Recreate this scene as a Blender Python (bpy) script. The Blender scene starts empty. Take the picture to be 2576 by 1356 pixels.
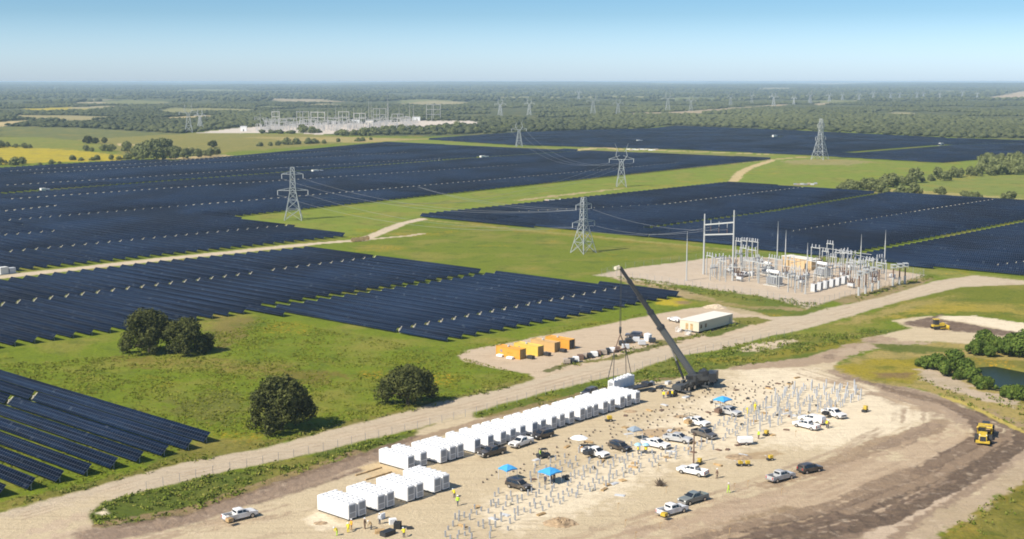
import bpy, bmesh, math, random
import numpy as np
from mathutils import Vector, Matrix
random.seed(7); RNG = np.random.default_rng(7)
SC = bpy.context.scene; COL = SC.collection
R = math.radians
# ---------------------------------------------------------------- camera geometry
# layout was surveyed on a 2575 x 1356 print of the view; S() turns a print point into a real ground point
CX, CY, F, HOR, CAMH = 1287.5, 678.0, 3230.0, 205.0, 72.0
PITCH = math.atan((CY - HOR) / F)
def ray(x, y):
    b = -(y - CY) / F
    return ((x - CX) / F, math.cos(PITCH) + b * math.sin(PITCH), -math.sin(PITCH) + b * math.cos(PITCH))
def S(x, y, z=0.0):
    d = ray(x, y); t = (z - CAMH) / d[2]
    return Vector((d[0] * t, d[1] * t, z))
def height_at(p, y):            # height above ground point p that lines up with print row y
    d = ray(CX, y); return CAMH + d[2] / d[1] * p.y
def ppm(y): return (y - HOR) / CAMH
def yaw(a, b): return math.atan2(b.y - a.y, b.x - a.x)
AZ = R(41.2)
U = Vector((math.sin(AZ), math.cos(AZ), 0)); V = Vector((-math.cos(AZ), math.sin(AZ), 0))
YU, YV = math.atan2(U.y, U.x), math.atan2(V.y, V.x)

cam = bpy.data.cameras.new('camera'); cam_o = bpy.data.objects.new('camera', cam); COL.objects.link(cam_o)
cam.sensor_fit = 'HORIZONTAL'; cam.sensor_width = 36; cam.lens = 36 * F / 2575.0
cam.clip_start = 1; cam.clip_end = 200000
cam_o.location = (0, 0, CAMH); cam_o.rotation_euler = (R(90) - PITCH, 0, 0)
SC.camera = cam_o
# ---------------------------------------------------------------- light
SUN_AZ, SUN_EL = R(54), R(44)          # direction the light travels to, from +Y clockwise
sun = bpy.data.lights.new('sun', 'SUN'); sun.energy = 4.6; sun.angle = R(0.5); sun.color = (1.0, 0.92, 0.79)
so = bpy.data.objects.new('sun', sun); COL.objects.link(so)
ld = Vector((math.sin(SUN_AZ) * math.cos(SUN_EL), math.cos(SUN_AZ) * math.cos(SUN_EL), -math.sin(SUN_EL)))
so.rotation_euler = ld.to_track_quat('-Z', 'Y').to_euler(); so.location = (-200, 100, 300)
w = bpy.data.worlds.new('World'); SC.world = w; w.use_nodes = True
nt = w.node_tree; nt.nodes.clear()
out = nt.nodes.new('ShaderNodeOutputWorld'); bg = nt.nodes.new('ShaderNodeBackground')
sky = nt.nodes.new('ShaderNodeTexSky'); sky.sky_type = 'NISHITA'; sky.sun_disc = False
sky.sun_elevation = SUN_EL; sky.sun_rotation = SUN_AZ + math.pi
sky.altitude = 300; sky.air_density = 1.0; sky.dust_density = 1.0; sky.ozone_density = 3.0
tc = nt.nodes.new('ShaderNodeTexCoord'); sp = nt.nodes.new('ShaderNodeSeparateXYZ')
rm = nt.nodes.new('ShaderNodeValToRGB'); mx = nt.nodes.new('ShaderNodeMix'); mx.data_type = 'RGBA'; mx.blend_type = 'MULTIPLY'
mx.inputs[0].default_value = 1
nt.links.new(tc.outputs['Generated'], sp.inputs[0]); nt.links.new(sp.outputs[2], rm.inputs[0])
SKY_RAMP = [(0.0, (1.42, 1.68, 2.25)), (0.02, (1.14, 1.42, 1.92)), (0.05, (0.68, 0.96, 1.30)), (0.085, (0.45, 0.74, 1.0)), (0.3, (0.60, 0.85, 1.05)), (1.0, (1, 1, 1))]
cr = rm.color_ramp
while len(cr.elements) < len(SKY_RAMP): cr.elements.new(0.5)
for e, (p, c) in zip(cr.elements, SKY_RAMP): e.position = p; e.color = (*c, 1)
nt.links.new(sky.outputs[0], mx.inputs[6]); nt.links.new(rm.outputs[0], mx.inputs[7])
nt.links.new(mx.outputs[2], bg.inputs[0]); nt.links.new(bg.outputs[0], out.inputs[0]); bg.inputs[1].default_value = 0.075
vs = SC.view_settings; SC.display_settings.display_device = 'sRGB'
vs.view_transform = 'Standard'; vs.look = 'None'; vs.exposure = 0.68; vs.gamma = 1; vs.use_curve_mapping = False
cy = SC.cycles; cy.use_denoising = True; cy.max_bounces = 6; cy.diffuse_bounces = 2; cy.glossy_bounces = 2
cy.transmission_bounces = 2; cy.transparent_max_bounces = 6; cy.volume_bounces = 1; cy.use_adaptive_sampling = True
cy.adaptive_threshold = 0.01; cy.pixel_filter_type = 'BLACKMAN_HARRIS'; cy.filter_width = 1.8
# ---------------------------------------------------------------- materials
def mat(name, col, rough=0.6, metal=0.0, var=0.0, scale=1.0, spec=0.5, col2=None, bump=0.0, coat=0.0):
    m = bpy.data.materials.new(name); m.use_nodes = True; t = m.node_tree; b = t.nodes['Principled BSDF']
    b.inputs['Roughness'].default_value = rough; b.inputs['Metallic'].default_value = metal
    b.inputs['Specular IOR Level'].default_value = spec; b.inputs['Coat Weight'].default_value = coat
    if var or col2:
        g = t.nodes.new('ShaderNodeNewGeometry'); n = t.nodes.new('ShaderNodeTexNoise'); n.inputs['Scale'].default_value = scale
        n.inputs['Detail'].default_value = 4; t.links.new(g.outputs['Position'], n.inputs['Vector'])
        r = t.nodes.new('ShaderNodeValToRGB'); r.color_ramp.elements[0].position = 0.34; r.color_ramp.elements[1].position = 0.66
        c2 = col2 or tuple(min(1, c * (1 + var)) for c in col); c1 = tuple(c * (1 - var) for c in col) if var else col
        r.color_ramp.elements[0].color = (*c1, 1); r.color_ramp.elements[1].color = (*c2, 1)
        t.links.new(n.outputs['Fac'], r.inputs[0]); t.links.new(r.outputs[0], b.inputs['Base Color'])
        if bump:
            bp = t.nodes.new('ShaderNodeBump'); bp.inputs['Strength'].default_value = bump; t.links.new(n.outputs['Fac'], bp.inputs['Height'])
            t.links.new(bp.outputs[0], b.inputs['Normal'])
    else: b.inputs['Base Color'].default_value = (*col, 1)
    return m
# ---------------------------------------------------------------- mesh builder
class MB:
    def __init__(s): s.v = []; s.f = []
    def add(s, vs, fs):
        o = len(s.v); s.v += [tuple(p) for p in vs]; s.f += [tuple(i + o for i in q) for q in fs]; return s
    def box(s, c, d, rz=0.0, m=None, taper=1.0):
        x, y, z = d[0] / 2, d[1] / 2, d[2] / 2; cs, sn = math.cos(rz), math.sin(rz); vs = []
        for k, (a, b, e) in enumerate([(-x, -y, -z), (x, -y, -z), (x, y, -z), (-x, y, -z), (-x, -y, z), (x, -y, z), (x, y, z), (-x, y, z)]):
            if k > 3: a *= taper; b *= taper
            p = Vector((a, b, e)) if m is None else m @ Vector((a, b, e))
            vs.append((c[0] + p.x * cs - p.y * sn, c[1] + p.x * sn + p.y * cs, c[2] + p.z))
        return s.add(vs, [(3, 2, 1, 0), (4, 5, 6, 7), (0, 1, 5, 4), (1, 2, 6, 5), (2, 3, 7, 6), (3, 0, 4, 7)])
    def tube(s, p, q, r, n=6, r2=None):
        p, q = Vector(p), Vector(q); d = q - p
        if d.length < 1e-6: return s
        d.normalize(); a = d.orthogonal().normalized(); b = d.cross(a); r2 = r if r2 is None else r2; vs = []
        for c, rr in ((p, r), (q, r2)):
            for i in range(n):
                t = 2 * math.pi * i / n; vs.append(c + a * (rr * math.cos(t)) + b * (rr * math.sin(t)))
        fs = [(i, (i + 1) % n, n + (i + 1) % n, n + i) for i in range(n)] + [tuple(range(n - 1, -1, -1)), tuple(range(n, 2 * n))]
        return s.add(vs, fs)
    def bar(s, p, q, t):           # square bar
        return s.tube(p, q, t * 0.7071, 4)
    def prof(s, pts, y0, y1, inset=0.0, top=None):   # side profile (x,z) extruded across y
        n = len(pts); vs = [(x, y0, z) for x, z in pts] + [(x, y1, z) for x, z in pts]
        if top is not None:
            vs = [(x, y0 + (inset if z > top else 0), z) for x, z in pts] + [(x, y1 - (inset if z > top else 0), z) for x, z in pts]
        return s.add(vs, [tuple(range(n)), tuple(range(2 * n - 1, n - 1, -1))] + [(i, n + i, n + (i + 1) % n, (i + 1) % n) for i in range(n)])
    def build(s, name, m, parent=None, loc=None, bevel=0.0, smooth=False):
        me = bpy.data.meshes.new(name); me.from_pydata(s.v, [], s.f)
        if bevel:
            bm = bmesh.new(); bm.from_mesh(me); bmesh.ops.recalc_face_normals(bm, faces=bm.faces)
            bmesh.ops.bevel(bm, geom=[e for e in bm.edges if e.calc_face_angle(0) > 0.5], offset=bevel, segments=2, affect='EDGES', profile=0.6, clamp_overlap=True)
            bm.to_mesh(me); bm.free()
        else:
            bm = bmesh.new(); bm.from_mesh(me); bmesh.ops.recalc_face_normals(bm, faces=bm.faces); bm.to_mesh(me); bm.free()
        if smooth: me.shade_smooth()
        me.materials.append(m); o = bpy.data.objects.new(name, me); COL.objects.link(o)
        if parent: o.parent = parent
        if loc is not None: o.location = loc
        return o
def mesh_np(name, verts, faces, m, parent=None, smooth=False, attrs=None, uv=None):
    me = bpy.data.meshes.new(name); k = faces.shape[1]; n = len(faces)
    me.vertices.add(len(verts)); me.vertices.foreach_set('co', np.ascontiguousarray(verts, dtype=np.float32).ravel())
    me.loops.add(n * k); me.loops.foreach_set('vertex_index', np.ascontiguousarray(faces, dtype=np.int32).ravel())
    me.polygons.add(n); me.polygons.foreach_set('loop_start', np.arange(0, n * k, k, dtype=np.int32))
    me.update(calc_edges=True)
    if smooth: me.polygons.foreach_set('use_smooth', np.ones(n, dtype=bool))
    for nm, (ty, dat) in (attrs or {}).items():
        a = me.attributes.new(nm, ty, 'POINT')
        a.data.foreach_set('color' if 'COLOR' in ty else 'value', np.ascontiguousarray(dat, dtype=np.float32).ravel())
    if uv is not None:
        l = me.uv_layers.new(name='uv'); l.data.foreach_set('uv', np.ascontiguousarray(uv, dtype=np.float32).ravel())
    me.materials.append(m); o = bpy.data.objects.new(name, me); COL.objects.link(o)
    if parent: o.parent = parent
    return o
def tag(o, label=None, cat=None, group=None, kind=None):
    if label: o['label'] = label
    if cat: o['category'] = cat
    if group: o['group'] = group
    if kind: o['kind'] = kind
    return o
def thing(name, label, cat, loc=(0, 0, 0), rz=0.0, group=None):
    o = bpy.data.objects.new(name, None); COL.objects.link(o); o.location = loc; o.rotation_euler = (0, 0, rz)
    o.empty_display_size = 0.5
    return tag(o, label, cat, group)
def copy_tree(o, loc=None, rz=None, label=None, group=None, parent=None):
    c = o.copy(); COL.objects.link(c); c.parent = parent
    for ch in list(o.children): copy_tree(ch, parent=c)
    if loc is not None: c.location = loc
    if rz is not None: c.rotation_euler = (0, 0, rz)
    if label: c['label'] = label
    if group: c['group'] = group
    return c
ORD = 'first second third fourth fifth sixth seventh eighth ninth tenth eleventh twelfth thirteenth fourteenth fifteenth sixteenth seventeenth eighteenth nineteenth twentieth'.split()
def ordn(i):
    if i < 20: return ORD[i]
    t_, u_ = divmod(i + 1, 10); T_ = ['', '', 'twent', 'thirt', 'fort', 'fift', 'sixt', 'sevent', 'eight', 'ninet'][t_]
    return T_ + ('ieth' if u_ == 0 else 'y-' + ORD[u_ - 1])
# ---------------------------------------------------------------- noise / polygons
def vnoise(x, y, seed=0):
    xi = np.floor(x).astype(np.int64); yi = np.floor(y).astype(np.int64); fx = x - xi; fy = y - yi
    fx = fx * fx * (3 - 2 * fx); fy = fy * fy * (3 - 2 * fy)
    def h(a, b):
        n = (a * 374761393 + b * 668265263 + seed * 1442695041) & 0xffffffff
        n = ((n ^ (n >> 13)) * 1274126177) & 0xffffffff
        return ((n ^ (n >> 16)) & 0xffff) / 65535.0
    return (h(xi, yi) * (1 - fx) + h(xi + 1, yi) * fx) * (1 - fy) + (h(xi, yi + 1) * (1 - fx) + h(xi + 1, yi + 1) * fx) * fy
def fnoise(x, y, seed=0, o=4):
    r = 0; a = 0.5; t = 0
    for k in range(o): r = r + a * vnoise(x * 2 ** k, y * 2 ** k, seed + k); t += a; a *= 0.55
    return r / t
def sdist(px, py, poly):          # signed distance, positive inside
    n = len(poly); d = np.full(px.shape, 1e18); ins = np.zeros(px.shape, bool)
    for i in range(n):
        ax, ay = poly[i]; bx, by = poly[(i + 1) % n]; ex, ey = bx - ax, by - ay; L = ex * ex + ey * ey + 1e-12
        t = np.clip(((px - ax) * ex + (py - ay) * ey) / L, 0, 1)
        d = np.minimum(d, (px - ax - t * ex) ** 2 + (py - ay - t * ey) ** 2)
        c = (ay > py) != (by > py); xx = ax + (py - ay) * ex / (ey if abs(ey) > 1e-12 else 1e-12); ins ^= c & (px < xx)
    d = np.sqrt(d); return np.where(ins, d, -d)
def ldist(px, py, pts):
    d = np.full(px.shape, 1e18)
    for (ax, ay), (bx, by) in zip(pts, pts[1:]):
        ex, ey = bx - ax, by - ay; L = ex * ex + ey * ey + 1e-12; t = np.clip(((px - ax) * ex + (py - ay) * ey) / L, 0, 1)
        d = np.minimum(d, (px - ax - t * ex) ** 2 + (py - ay - t * ey) ** 2)
    return np.sqrt(d)
def gp(pts): return [tuple(S(*p)[:2]) for p in pts]
# ================================================================ TERRAIN
SAND = (.49, .40, .262); SANDL = (.65, .555, .40); TAN = (.40, .305, .205); GRAV = (.46, .375, .28); WGRAV = (.52, .46, .39)
SOIL = (.135, .095, .068); SOIL2 = (.24, .175, .12); GRASS = (.128, .168, .009); LUSH = (.066, .115, .010); OLIVE = (.13, .125, .022)
YEL = (.38, .30, .015); DRY = (.30, .235, .09); TANF = (.45, .345, .17); WOOD = (.05, .062, .026); PALEG = (.165, .205, .022); BROWN = (.23, .155, .075)
# kind, points on the print, colour, feather metres, ragged metres, veg 0..1, owner object
FX = []
_r = random.Random(11)
for k in range(26):
    y = 218 + (_r.random() ** 1.3) * 72; x = _r.uniform(-100, 2650); w_ = _r.uniform(60, 260); h_ = _r.uniform(1.2, 4.6) * (y - 205) / 40; c = _r.choice([(.30, .26, .15), (.16, .17, .07), (.36, .30, .19), (.13, .15, .06), (.22, .21, .09)])
    ra = 10 + 2600 / (y - 205) ** 1.0
    FX.append(('p', [(x, y), (x + w_ * .4, y - h_), (x + w_, y - h_ * .3), (x + w_ * .8, y + h_), (x + w_ * .2, y + h_ * 1.1)], c, ra * .4, ra * .6, .85, None))
RT = []
def lerp_path(A, B, t): return [(a[0] * (1 - t) + b[0] * t, a[1] * (1 - t) + b[1] * t) for a, b in zip(A, B)]
PA = [(1500, 1400), (1800, 1325), (2050, 1270), (2280, 1180), (2440, 1100), (2440, 1050), (2350, 1010), (2200, 975), (2050, 930)]
PB = [(1800, 1420), (2050, 1370), (2250, 1320), (2450, 1215), (2600, 1120), (2600, 1090), (2480, 1045), (2300, 990), (2100, 935)]
PC_ = [(1250, 1400), (1500, 1330), (1800, 1240), (2080, 1140), (2250, 1060), (2260, 1020), (2150, 975), (2000, 940), (1880, 930)]
for k in range(64):
    t_ = _r.uniform(-.05, 1.05); A_, B_ = ((PA, PB) if k % 3 else (PC_, PA)); pts_ = lerp_path(A_, B_, t_); a_ = _r.randint(0, 4); e_ = _r.randint(a_ + 3, 9); pts_ = [(x + _r.uniform(-8, 8), y + _r.uniform(-4, 4)) for x, y in pts_[a_:e_]]
    c = _r.choice([SOIL, (.20, .145, .10), (.25, .18, .12), (.17, .12, .085), (.50, .39, .27), (.33, .245, .165), (.14, .10, .07)] if k % 3 else [(.36, .265, .175), (.42, .32, .21), (.30, .22, .15)]); RT.append(('l', pts_, c, _r.uniform(.25, .75), _r.uniform(.3, 1.3), 0, None))
for k in range(22):
    t_ = _r.uniform(.1, .95); pts_ = [(x + _r.uniform(-10, 10), y + _r.uniform(-5, 5)) for x, y in lerp_path(PA, PB, t_)]; a_ = _r.randint(0, 3); RT.append(('l', pts_[a_:a_ + _r.randint(3, 5)], _r.choice([SOIL, (.18, .128, .088), (.11, .078, .055), (.23, .165, .11)]), _r.uniform(.8, 1.5), _r.uniform(.8, 2.0), 0, None))
for k in range(16):
    x0 = _r.uniform(-100, 700); y0 = 1400 - (x0 + 100) * .07; pts_ = [(x0 - 200, y0 + 40 + _r.uniform(-30, 30)), (x0 + 100, y0 - 15), (x0 + 420, y0 - 90 + _r.uniform(-15, 15))]; RT.append(('l', pts_, _r.choice([(.36, .27, .18), (.57, .46, .33), (.30, .22, .15)]), _r.uniform(.4, .8), 1.2, 0, None))
for k in range(5):
    t_ = k / 4; RT.append(('l', [(x, y + (t_ - .5) * 16) for x, y in [(60, 1298), (357, 1213), (644, 1150), (1108, 1040), (1448, 950), (1771, 868), (2017, 810), (2232, 757), (2400, 710)]], [(.37, .285, .195), (.50, .40, .285)][k % 2], .35, .5, 0, None))
LAY = [
 # far land
 ('p', [(-1500, 335), (190, 345), (330, 352), (480, 330), (640, 322), (860, 340), (1080, 345), (1490, 330), (1640, 318), (2000, 325), (2575, 352), (4000, 420), (4000, 208), (-1500, 208)], WOOD, 40, 40, .8, None),
 ('p', [(0, 318), (190, 322), (330, 330), (470, 338), (500, 352), (330, 360), (190, 352), (0, 342)], (.12, .13, .04), 12, 10, .9, None),
 ('p', [(-300, 314), (0, 307), (64, 303), (66, 309), (0, 318), (-300, 326)], TANF, 10, 15, .7, None),
 ('p', [(60, 274), (160, 270), (265, 268), (250, 277), (120, 281)], YEL, 20, 20, .7, None),
 ('p', [(30, 290), (160, 290), (330, 296), (200, 303), (90, 301)], (.30, .25, .12), 20, 35, .8, None),
 ('p', [(370, 299), (520, 290), (570, 292), (480, 301), (400, 304)], TANF, 15, 15, .7, None),
 ('p', [(660, 248), (800, 250), (860, 256), (720, 257)], (.33, .27, .18), 60, 60, .7, None),
 ('p', [(1560, 285), (1690, 282), (1900, 268), (1980, 262), (1960, 268), (1700, 289), (1580, 289)], (.36, .28, .19), 15, 15, .7, None),
 ('p', [(2040, 262), (2160, 252), (2150, 258), (2060, 264)], (.4, .32, .22), 20, 20, .7, None),
 ('p', [(2480, 246), (2575, 232), (2700, 232), (2575, 246)], (.42, .32, .22), 40, 40, .7, None),
 ('p', [(1640, 222), (1780, 219), (1800, 221), (1660, 225)], (.5, .44, .36), 150, 150, .5, None),
 ('p', [(2000, 214), (2500, 212), (2520, 214), (2050, 217)], (.4, .38, .33), 300, 300, .5, None),
 *FX,
 # meadow left of the arrays
 ('p', [(-600, 345), (100, 345), (200, 354), (290, 374), (180, 380), (0, 368), (-600, 368)], (.17, .185, .028), 5, 5, 1, None),
 ('p', [(-600, 366), (0, 367), (190, 378), (312, 391), (310, 404), (120, 408), (0, 415), (-600, 425)], YEL, 4, 5, .8, None),
 ('p', [(190, 352), (480, 335), (800, 338), (960, 352), (760, 368), (560, 385), (420, 392), (310, 390), (280, 370)], (.20, .18, .045), 10, 15, .9, None),
 ('p', [(620, 345), (900, 345), (1080, 350), (900, 360), (700, 352)], (.33, .26, .10), 8, 12, .9, None),
 ('p', [(400, 400), (560, 388), (600, 396), (500, 403)], TANF, 4, 5, .4, None),
 ('p', [(290, 360), (480, 372), (380, 366), (300, 366)], TANF, 4, 4, .5, None),
 ('p', [(484, 335), (610, 321), (700, 317), (900, 311), (1045, 304), (1180, 304), (1222, 311), (1120, 318), (1018, 323), (938, 325), (870, 334), (800, 339), (720, 332), (610, 336)], WGRAV, 4, 4, 0, 'substation_yard'),
 # corridor between blocks
 ('p', [(1075, 352), (1287, 367), (1560, 376), (1930, 386), (2360, 412), (2575, 395), (3000, 380), (3000, 520), (2575, 507), (1830, 458), (1050, 547), (870, 600), (560, 551), (1940, 403), (1400, 380), (960, 360)], PALEG, 5, 5, 1, None),
 ('p', [(1287, 369), (1560, 379), (1940, 392), (1935, 400), (1500, 383), (1287, 375)], (.17, .17, .045), 3, 6, .9, None),
 ('l', [(1430, 378), (1520, 371), (1560, 376)], TANF, 8, 8, .3, 'track'),
 ('l', [(1560, 375), (1700, 380), (1930, 388)], TANF, 5, 8, .3, None),
 ('l', [(1940, 404), (1880, 424), (1860, 436), (1845, 456)], TANF, 4, 2, .2, 'track'),
 ('l', [(1935, 402), (2010, 396), (2065, 397)], TANF, 3, 2, .2, 'track'),
 ('l', [(1700, 425), (1930, 403)], (.3, .26, .1), 3, 5, .6, None),
 ('p', [(1970, 404), (2080, 398), (2200, 405), (2130, 416), (1990, 414)], (.25, .22, .08), 5, 14, .9, None),
 ('l', [(1300, 505), (1420, 490), (1560, 475)], (.36, .28, .14), 3, 5, .5, None),
 ('l', [(1240, 532), (1340, 512), (1440, 503)], TANF, 2.5, 3, .4, None),
 ('p', [(1350, 509), (1400, 502), (1480, 503), (1440, 510)], (.42, .34, .22), 1.5, 2, .2, None),
 ('p', [(2280, 455), (2330, 440), (2575, 436), (2700, 440), (2700, 515), (2575, 507), (2350, 492), (2240, 480)], (.17, .20, .04), 3, 6, 1, None),
 ('p', [(2180, 470), (2400, 486), (2575, 500), (2575, 508), (2180, 484)], (.30, .26, .09), 3, 5, .8, None),
 # meadow between road fork and right block
 ('p', [(870, 622), (1060, 575), (1180, 563), (1800, 628), (1760, 650), (1560, 675), (1508, 690), (1290, 690)], (.135, .165, .012), 5, 6, 1, None),
 ('l', [(1180, 560), (1320, 582), (1500, 596), (1740, 622)], (.20, .17, .02), 4, 6, .9, None),
 ('l', [(1060, 552), (1280, 575), (1700, 615), (1900, 635)], (.25, .23, .06), 2, 2, .7, None),
 ('l', [(-400, 736), (0, 697), (400, 653), (760, 616)], (.50, .41, .29), 4.5, 1, 0, 'track'),
 ('l', [(700, 622), (800, 612), (910, 604), (960, 583), (1010, 563), (1060, 551)], (.50, .41, .29), 3.2, 1, 0, 'track'),
 ('l', [(890, 606), (960, 599), (1030, 593), (1060, 588)], (.48, .39, .27), 1.8, .8, .1, 'track'),
 # near meadow patches
 ('p', [(-600, 880), (660, 785), (1095, 866), (1500, 800), (1780, 760), (1560, 810), (1230, 872), (1150, 895), (1340, 945), (1287, 966), (640, 1125), (0, 1280), (-600, 1420)], (.130, .170, .008), 3, 2, 1, None),
 ('p', [(250, 900), (330, 892), (700, 920), (880, 950), (800, 968), (560, 930), (300, 915)], (.145, .125, .02), 5, 9, 1, None),
 ('p', [(520, 790), (640, 800), (600, 850), (560, 880), (520, 820)], (.17, .14, .035), 4, 6, 1, None),
 ('p', [(400, 1010), (560, 980), (640, 1010), (560, 1060), (430, 1050)], (.12, .13, .02), 5, 8, 1, None),
 ('p', [(500, 1105), (700, 1100), (1290, 960), (1340, 950), (1290, 975), (640, 1132), (0, 1290), (0, 1262), (330, 1185)], (.16, .145, .028), 2, 3, 1, None),
 ('p', [(930, 1085), (1060, 1035), (1250, 975), (1280, 975), (1100, 1012), (860, 1078)], (.19, .15, .045), 2, 3, .9, None),
 ('l', [(1200, 905), (1290, 925), (1340, 937)], (.27, .20, .09), 2, 2, .7, None),
 ('p', [(1650, 752), (1720, 748), (1755, 762), (1700, 772), (1650, 765)], YEL, 3, 3, .7, None),
 ('p', [(1695, 757), (1745, 757), (1735, 767), (1700, 765)], BROWN, 2, 2, .5, None),
 # band between substation and road
 ('p', [(1560, 695), (1720, 722), (1931, 750), (2080, 775), (2020, 794), (1931, 796), (1840, 790), (1790, 770), (1700, 745), (1600, 718), (1510, 695)], (.105, .135, .016), 3, 3, 1, None),
 ('p', [(1510, 693), (1600, 702), (1740, 735), (1830, 760), (1760, 758), (1700, 742), (1560, 706)], (.33, .25, .13), 2, 3, .7, None),
 ('l', [(1760, 752), (1860, 772), (2000, 778)], (.28, .21, .10), 2.5, 4, .8, None),
 ('p', [(1770, 765), (1850, 772), (1930, 796), (1860, 800), (1770, 778)], (.40, .32, .2), 2, 3, .4, None),
 # substation pad and fringe
 ('p', [(2070, 640), (2260, 668), (2480, 690), (2575, 702), (2700, 716), (2700, 724), (2400, 700), (2200, 672)], (.20, .21, .04), 3, 4, 1, None),
 ('p', [(1508, 691), (1564, 677), (1754, 653), (1806, 646), (1931, 648), (2121, 662), (2218, 676), (2330, 692), (2312, 700), (2208, 730), (2110, 752), (2030, 775), (1931, 748), (1737, 720), (1598, 700)], GRAV, 2, 1.5, 0, 'substation_pad'),
 ('p', [(2090, 756), (2200, 728), (2300, 700), (2340, 700), (2330, 712), (2225, 746), (2120, 768)], (.25, .19, .09), 2, 3, .7, None),
 ('l', [(1510, 692), (1560, 700), (1700, 716)], (.44, .37, .27), 1.6, 2, .3, None),
 # right meadow
 ('p', [(2024, 829), (2139, 808), (2232, 768), (2363, 733), (2450, 718), (2575, 714), (2900, 716), (2900, 850), (2575, 808), (2450, 792), (2357, 790), (2242, 806)], (.135, .15, .012), 3, 3, 1, None),
 ('p', [(2200, 800), (2340, 760), (2575, 770), (2575, 790), (2400, 780), (2260, 800)], (.30, .235, .03), 4, 8, .9, None),
 ('p', [(2100, 815), (2300, 758), (2380, 745), (2300, 775), (2160, 815)], (.29, .23, .07), 3, 5, .9, None),
 # work yard and roads
 ('p', [(-900, 1500), (-900, 1420), (0, 1287), (196, 1237), (357, 1191), (464, 1162), (644, 1131), (858, 1076), (1108, 1010), (1287, 972), (1344, 955), (1398, 936), (1633, 879), (1771, 853), (1860, 830), (1931, 797), (2017, 794), (2080, 776), (2225, 746), (2346, 708), (2450, 693), (2575, 706), (2900, 735),
        (2900, 760), (2575, 716), (2415, 722), (2232, 767), (2024, 829), (1931, 846), (1822, 878), (1700, 896), (1594, 935), (1448, 968), (1287, 1008), (1044, 1080), (929, 1104), (769, 1145), (500, 1200), (307, 1250), (221, 1293), (240, 1400), (-200, 1600)], (.45, .37, .265), 1.5, .8, 0, 'dirt_road'),
 ('p', [(240, 1420), (221, 1293), (245, 1334), (321, 1318), (464, 1293), (644, 1229), (751, 1193), (894, 1143), (1044, 1090), (1060, 1078), (1180, 1035), (1200, 1050), (1287, 1036), (1448, 1000), (1594, 962), (1680, 955), (1769, 934), (1931, 909), (2035, 898), (2156, 852), (2291, 826), (2242, 806), (2330, 795), (2450, 795), (2575, 812), (2900, 850), (2900, 890), (2500, 855), (2432, 865), (2363, 860), (2208, 860), (2181, 875), (2110, 905), (2099, 932), (2181, 961), (2288, 975), (2359, 993), (2466, 1039), (2575, 1093), (2900, 1200), (2900, 1250), (2575, 1200), (2466, 1264), (2395, 1311), (2330, 1356), (2100, 1600), (0, 1650)], SAND, 1.5, 1, 0, 'work_yard'),
 ('p', [(-300, 1500), (-300, 1330), (60, 1290), (220, 1255), (300, 1235), (225, 1300), (260, 1345), (300, 1400), (200, 1600)], SAND, 6, 4, 0, None),
 ('p', [(1150, 894), (1182, 880), (1230, 871), (1317, 855), (1376, 842), (1542, 813), (1616, 796), (1737, 775), (1806, 769), (1860, 790), (1935, 797), (1931, 820), (1771, 856), (1633, 882), (1398, 940), (1349, 955), (1328, 941), (1244, 927), (1161, 909)], (.47, .37, .26), 1.2, .8, 0, 'gravel_pad'),
 # yard tones
 ('p', [(1880, 925), (2060, 925), (2250, 985), (2330, 1020), (2290, 1080), (2140, 1110), (1900, 1110), (1700, 1160), (1300, 1330), (1230, 1300), (1500, 1180), (1800, 1000)], SANDL, 10, 10, 0, None),
 ('p', [(1620, 1330), (1900, 1230), (2080, 1200), (2300, 1100), (2420, 1050), (2560, 1150), (2400, 1290), (2300, 1400), (1500, 1400)], (.42, .32, .215), 6, 9, 0, None),
 ('p', [(1700, 1356), (1850, 1290), (2050, 1270), (2260, 1300), (2200, 1400), (1600, 1420)], (.34, .25, .16), 5, 8, 0, None),
 ('p', [(1850, 1300), (1980, 1275), (2060, 1300), (2000, 1340), (1880, 1345)], (.25, .18, .11), 3, 6, 0, None),
 ('p', [(2105, 1290), (2150, 1262), (2300, 1200), (2400, 1150), (2440, 1128), (2520, 1115), (2535, 1135), (2440, 1180), (2330, 1240), (2190, 1290), (2120, 1330)], SOIL, 2, 2, 0, None),
 ('l', [(2100, 1340), (2240, 1290), (2400, 1205), (2540, 1120)], (.19, .135, .095), 4, 1.5, 0, None),
 ('l', [(1930, 1340), (2060, 1330), (2170, 1290), (2330, 1215), (2470, 1140)], SOIL, 3, 1.5, 0, None),
 ('l', [(2180, 1278), (2300, 1228), (2390, 1185)], (.34, .26, .18), 1.0, .4, 0, None),
 ('l', [(2140, 1310), (2260, 1268), (2420, 1180), (2500, 1130)], (.36, .27, .19), .9, .5, 0, None),
 ('l', [(2200, 1350), (2330, 1280), (2460, 1190), (2575, 1120)], (.46, .36, .26), 2, 1.5, 0, None),
 ('l', [(2240, 1360), (2360, 1290), (2500, 1200), (2600, 1140)], (.26, .19, .13), 1.6, 2, 0, None),
 ('l', [(1930, 1220), (2080, 1170), (2200, 1115), (2310, 1085), (2370, 1060)], (.30, .22, .14), 2.2, 2, 0, None),
 ('l', [(2060, 1190), (2170, 1150), (2290, 1100), (2370, 1080)], (.27, .195, .125), 1.6, 2, 0, None),
 ('l', [(2200, 1130), (2290, 1100), (2340, 1070)], SOIL2, 2, 2, 0, None),
 ('l', [(1750, 1290), (1950, 1240), (2100, 1190), (2250, 1130)], (.38, .285, .19), 1.2, 1.5, 0, None),
 ('l', [(1600, 1340), (1800, 1300), (1960, 1250)], (.40, .30, .205), 2, 3, 0, None),
 ('l', [(2200, 990), (2330, 1010), (2420, 1050), (2490, 1090), (2575, 1160)], (.33, .25, .175), 4, 4, 0, None),
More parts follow.
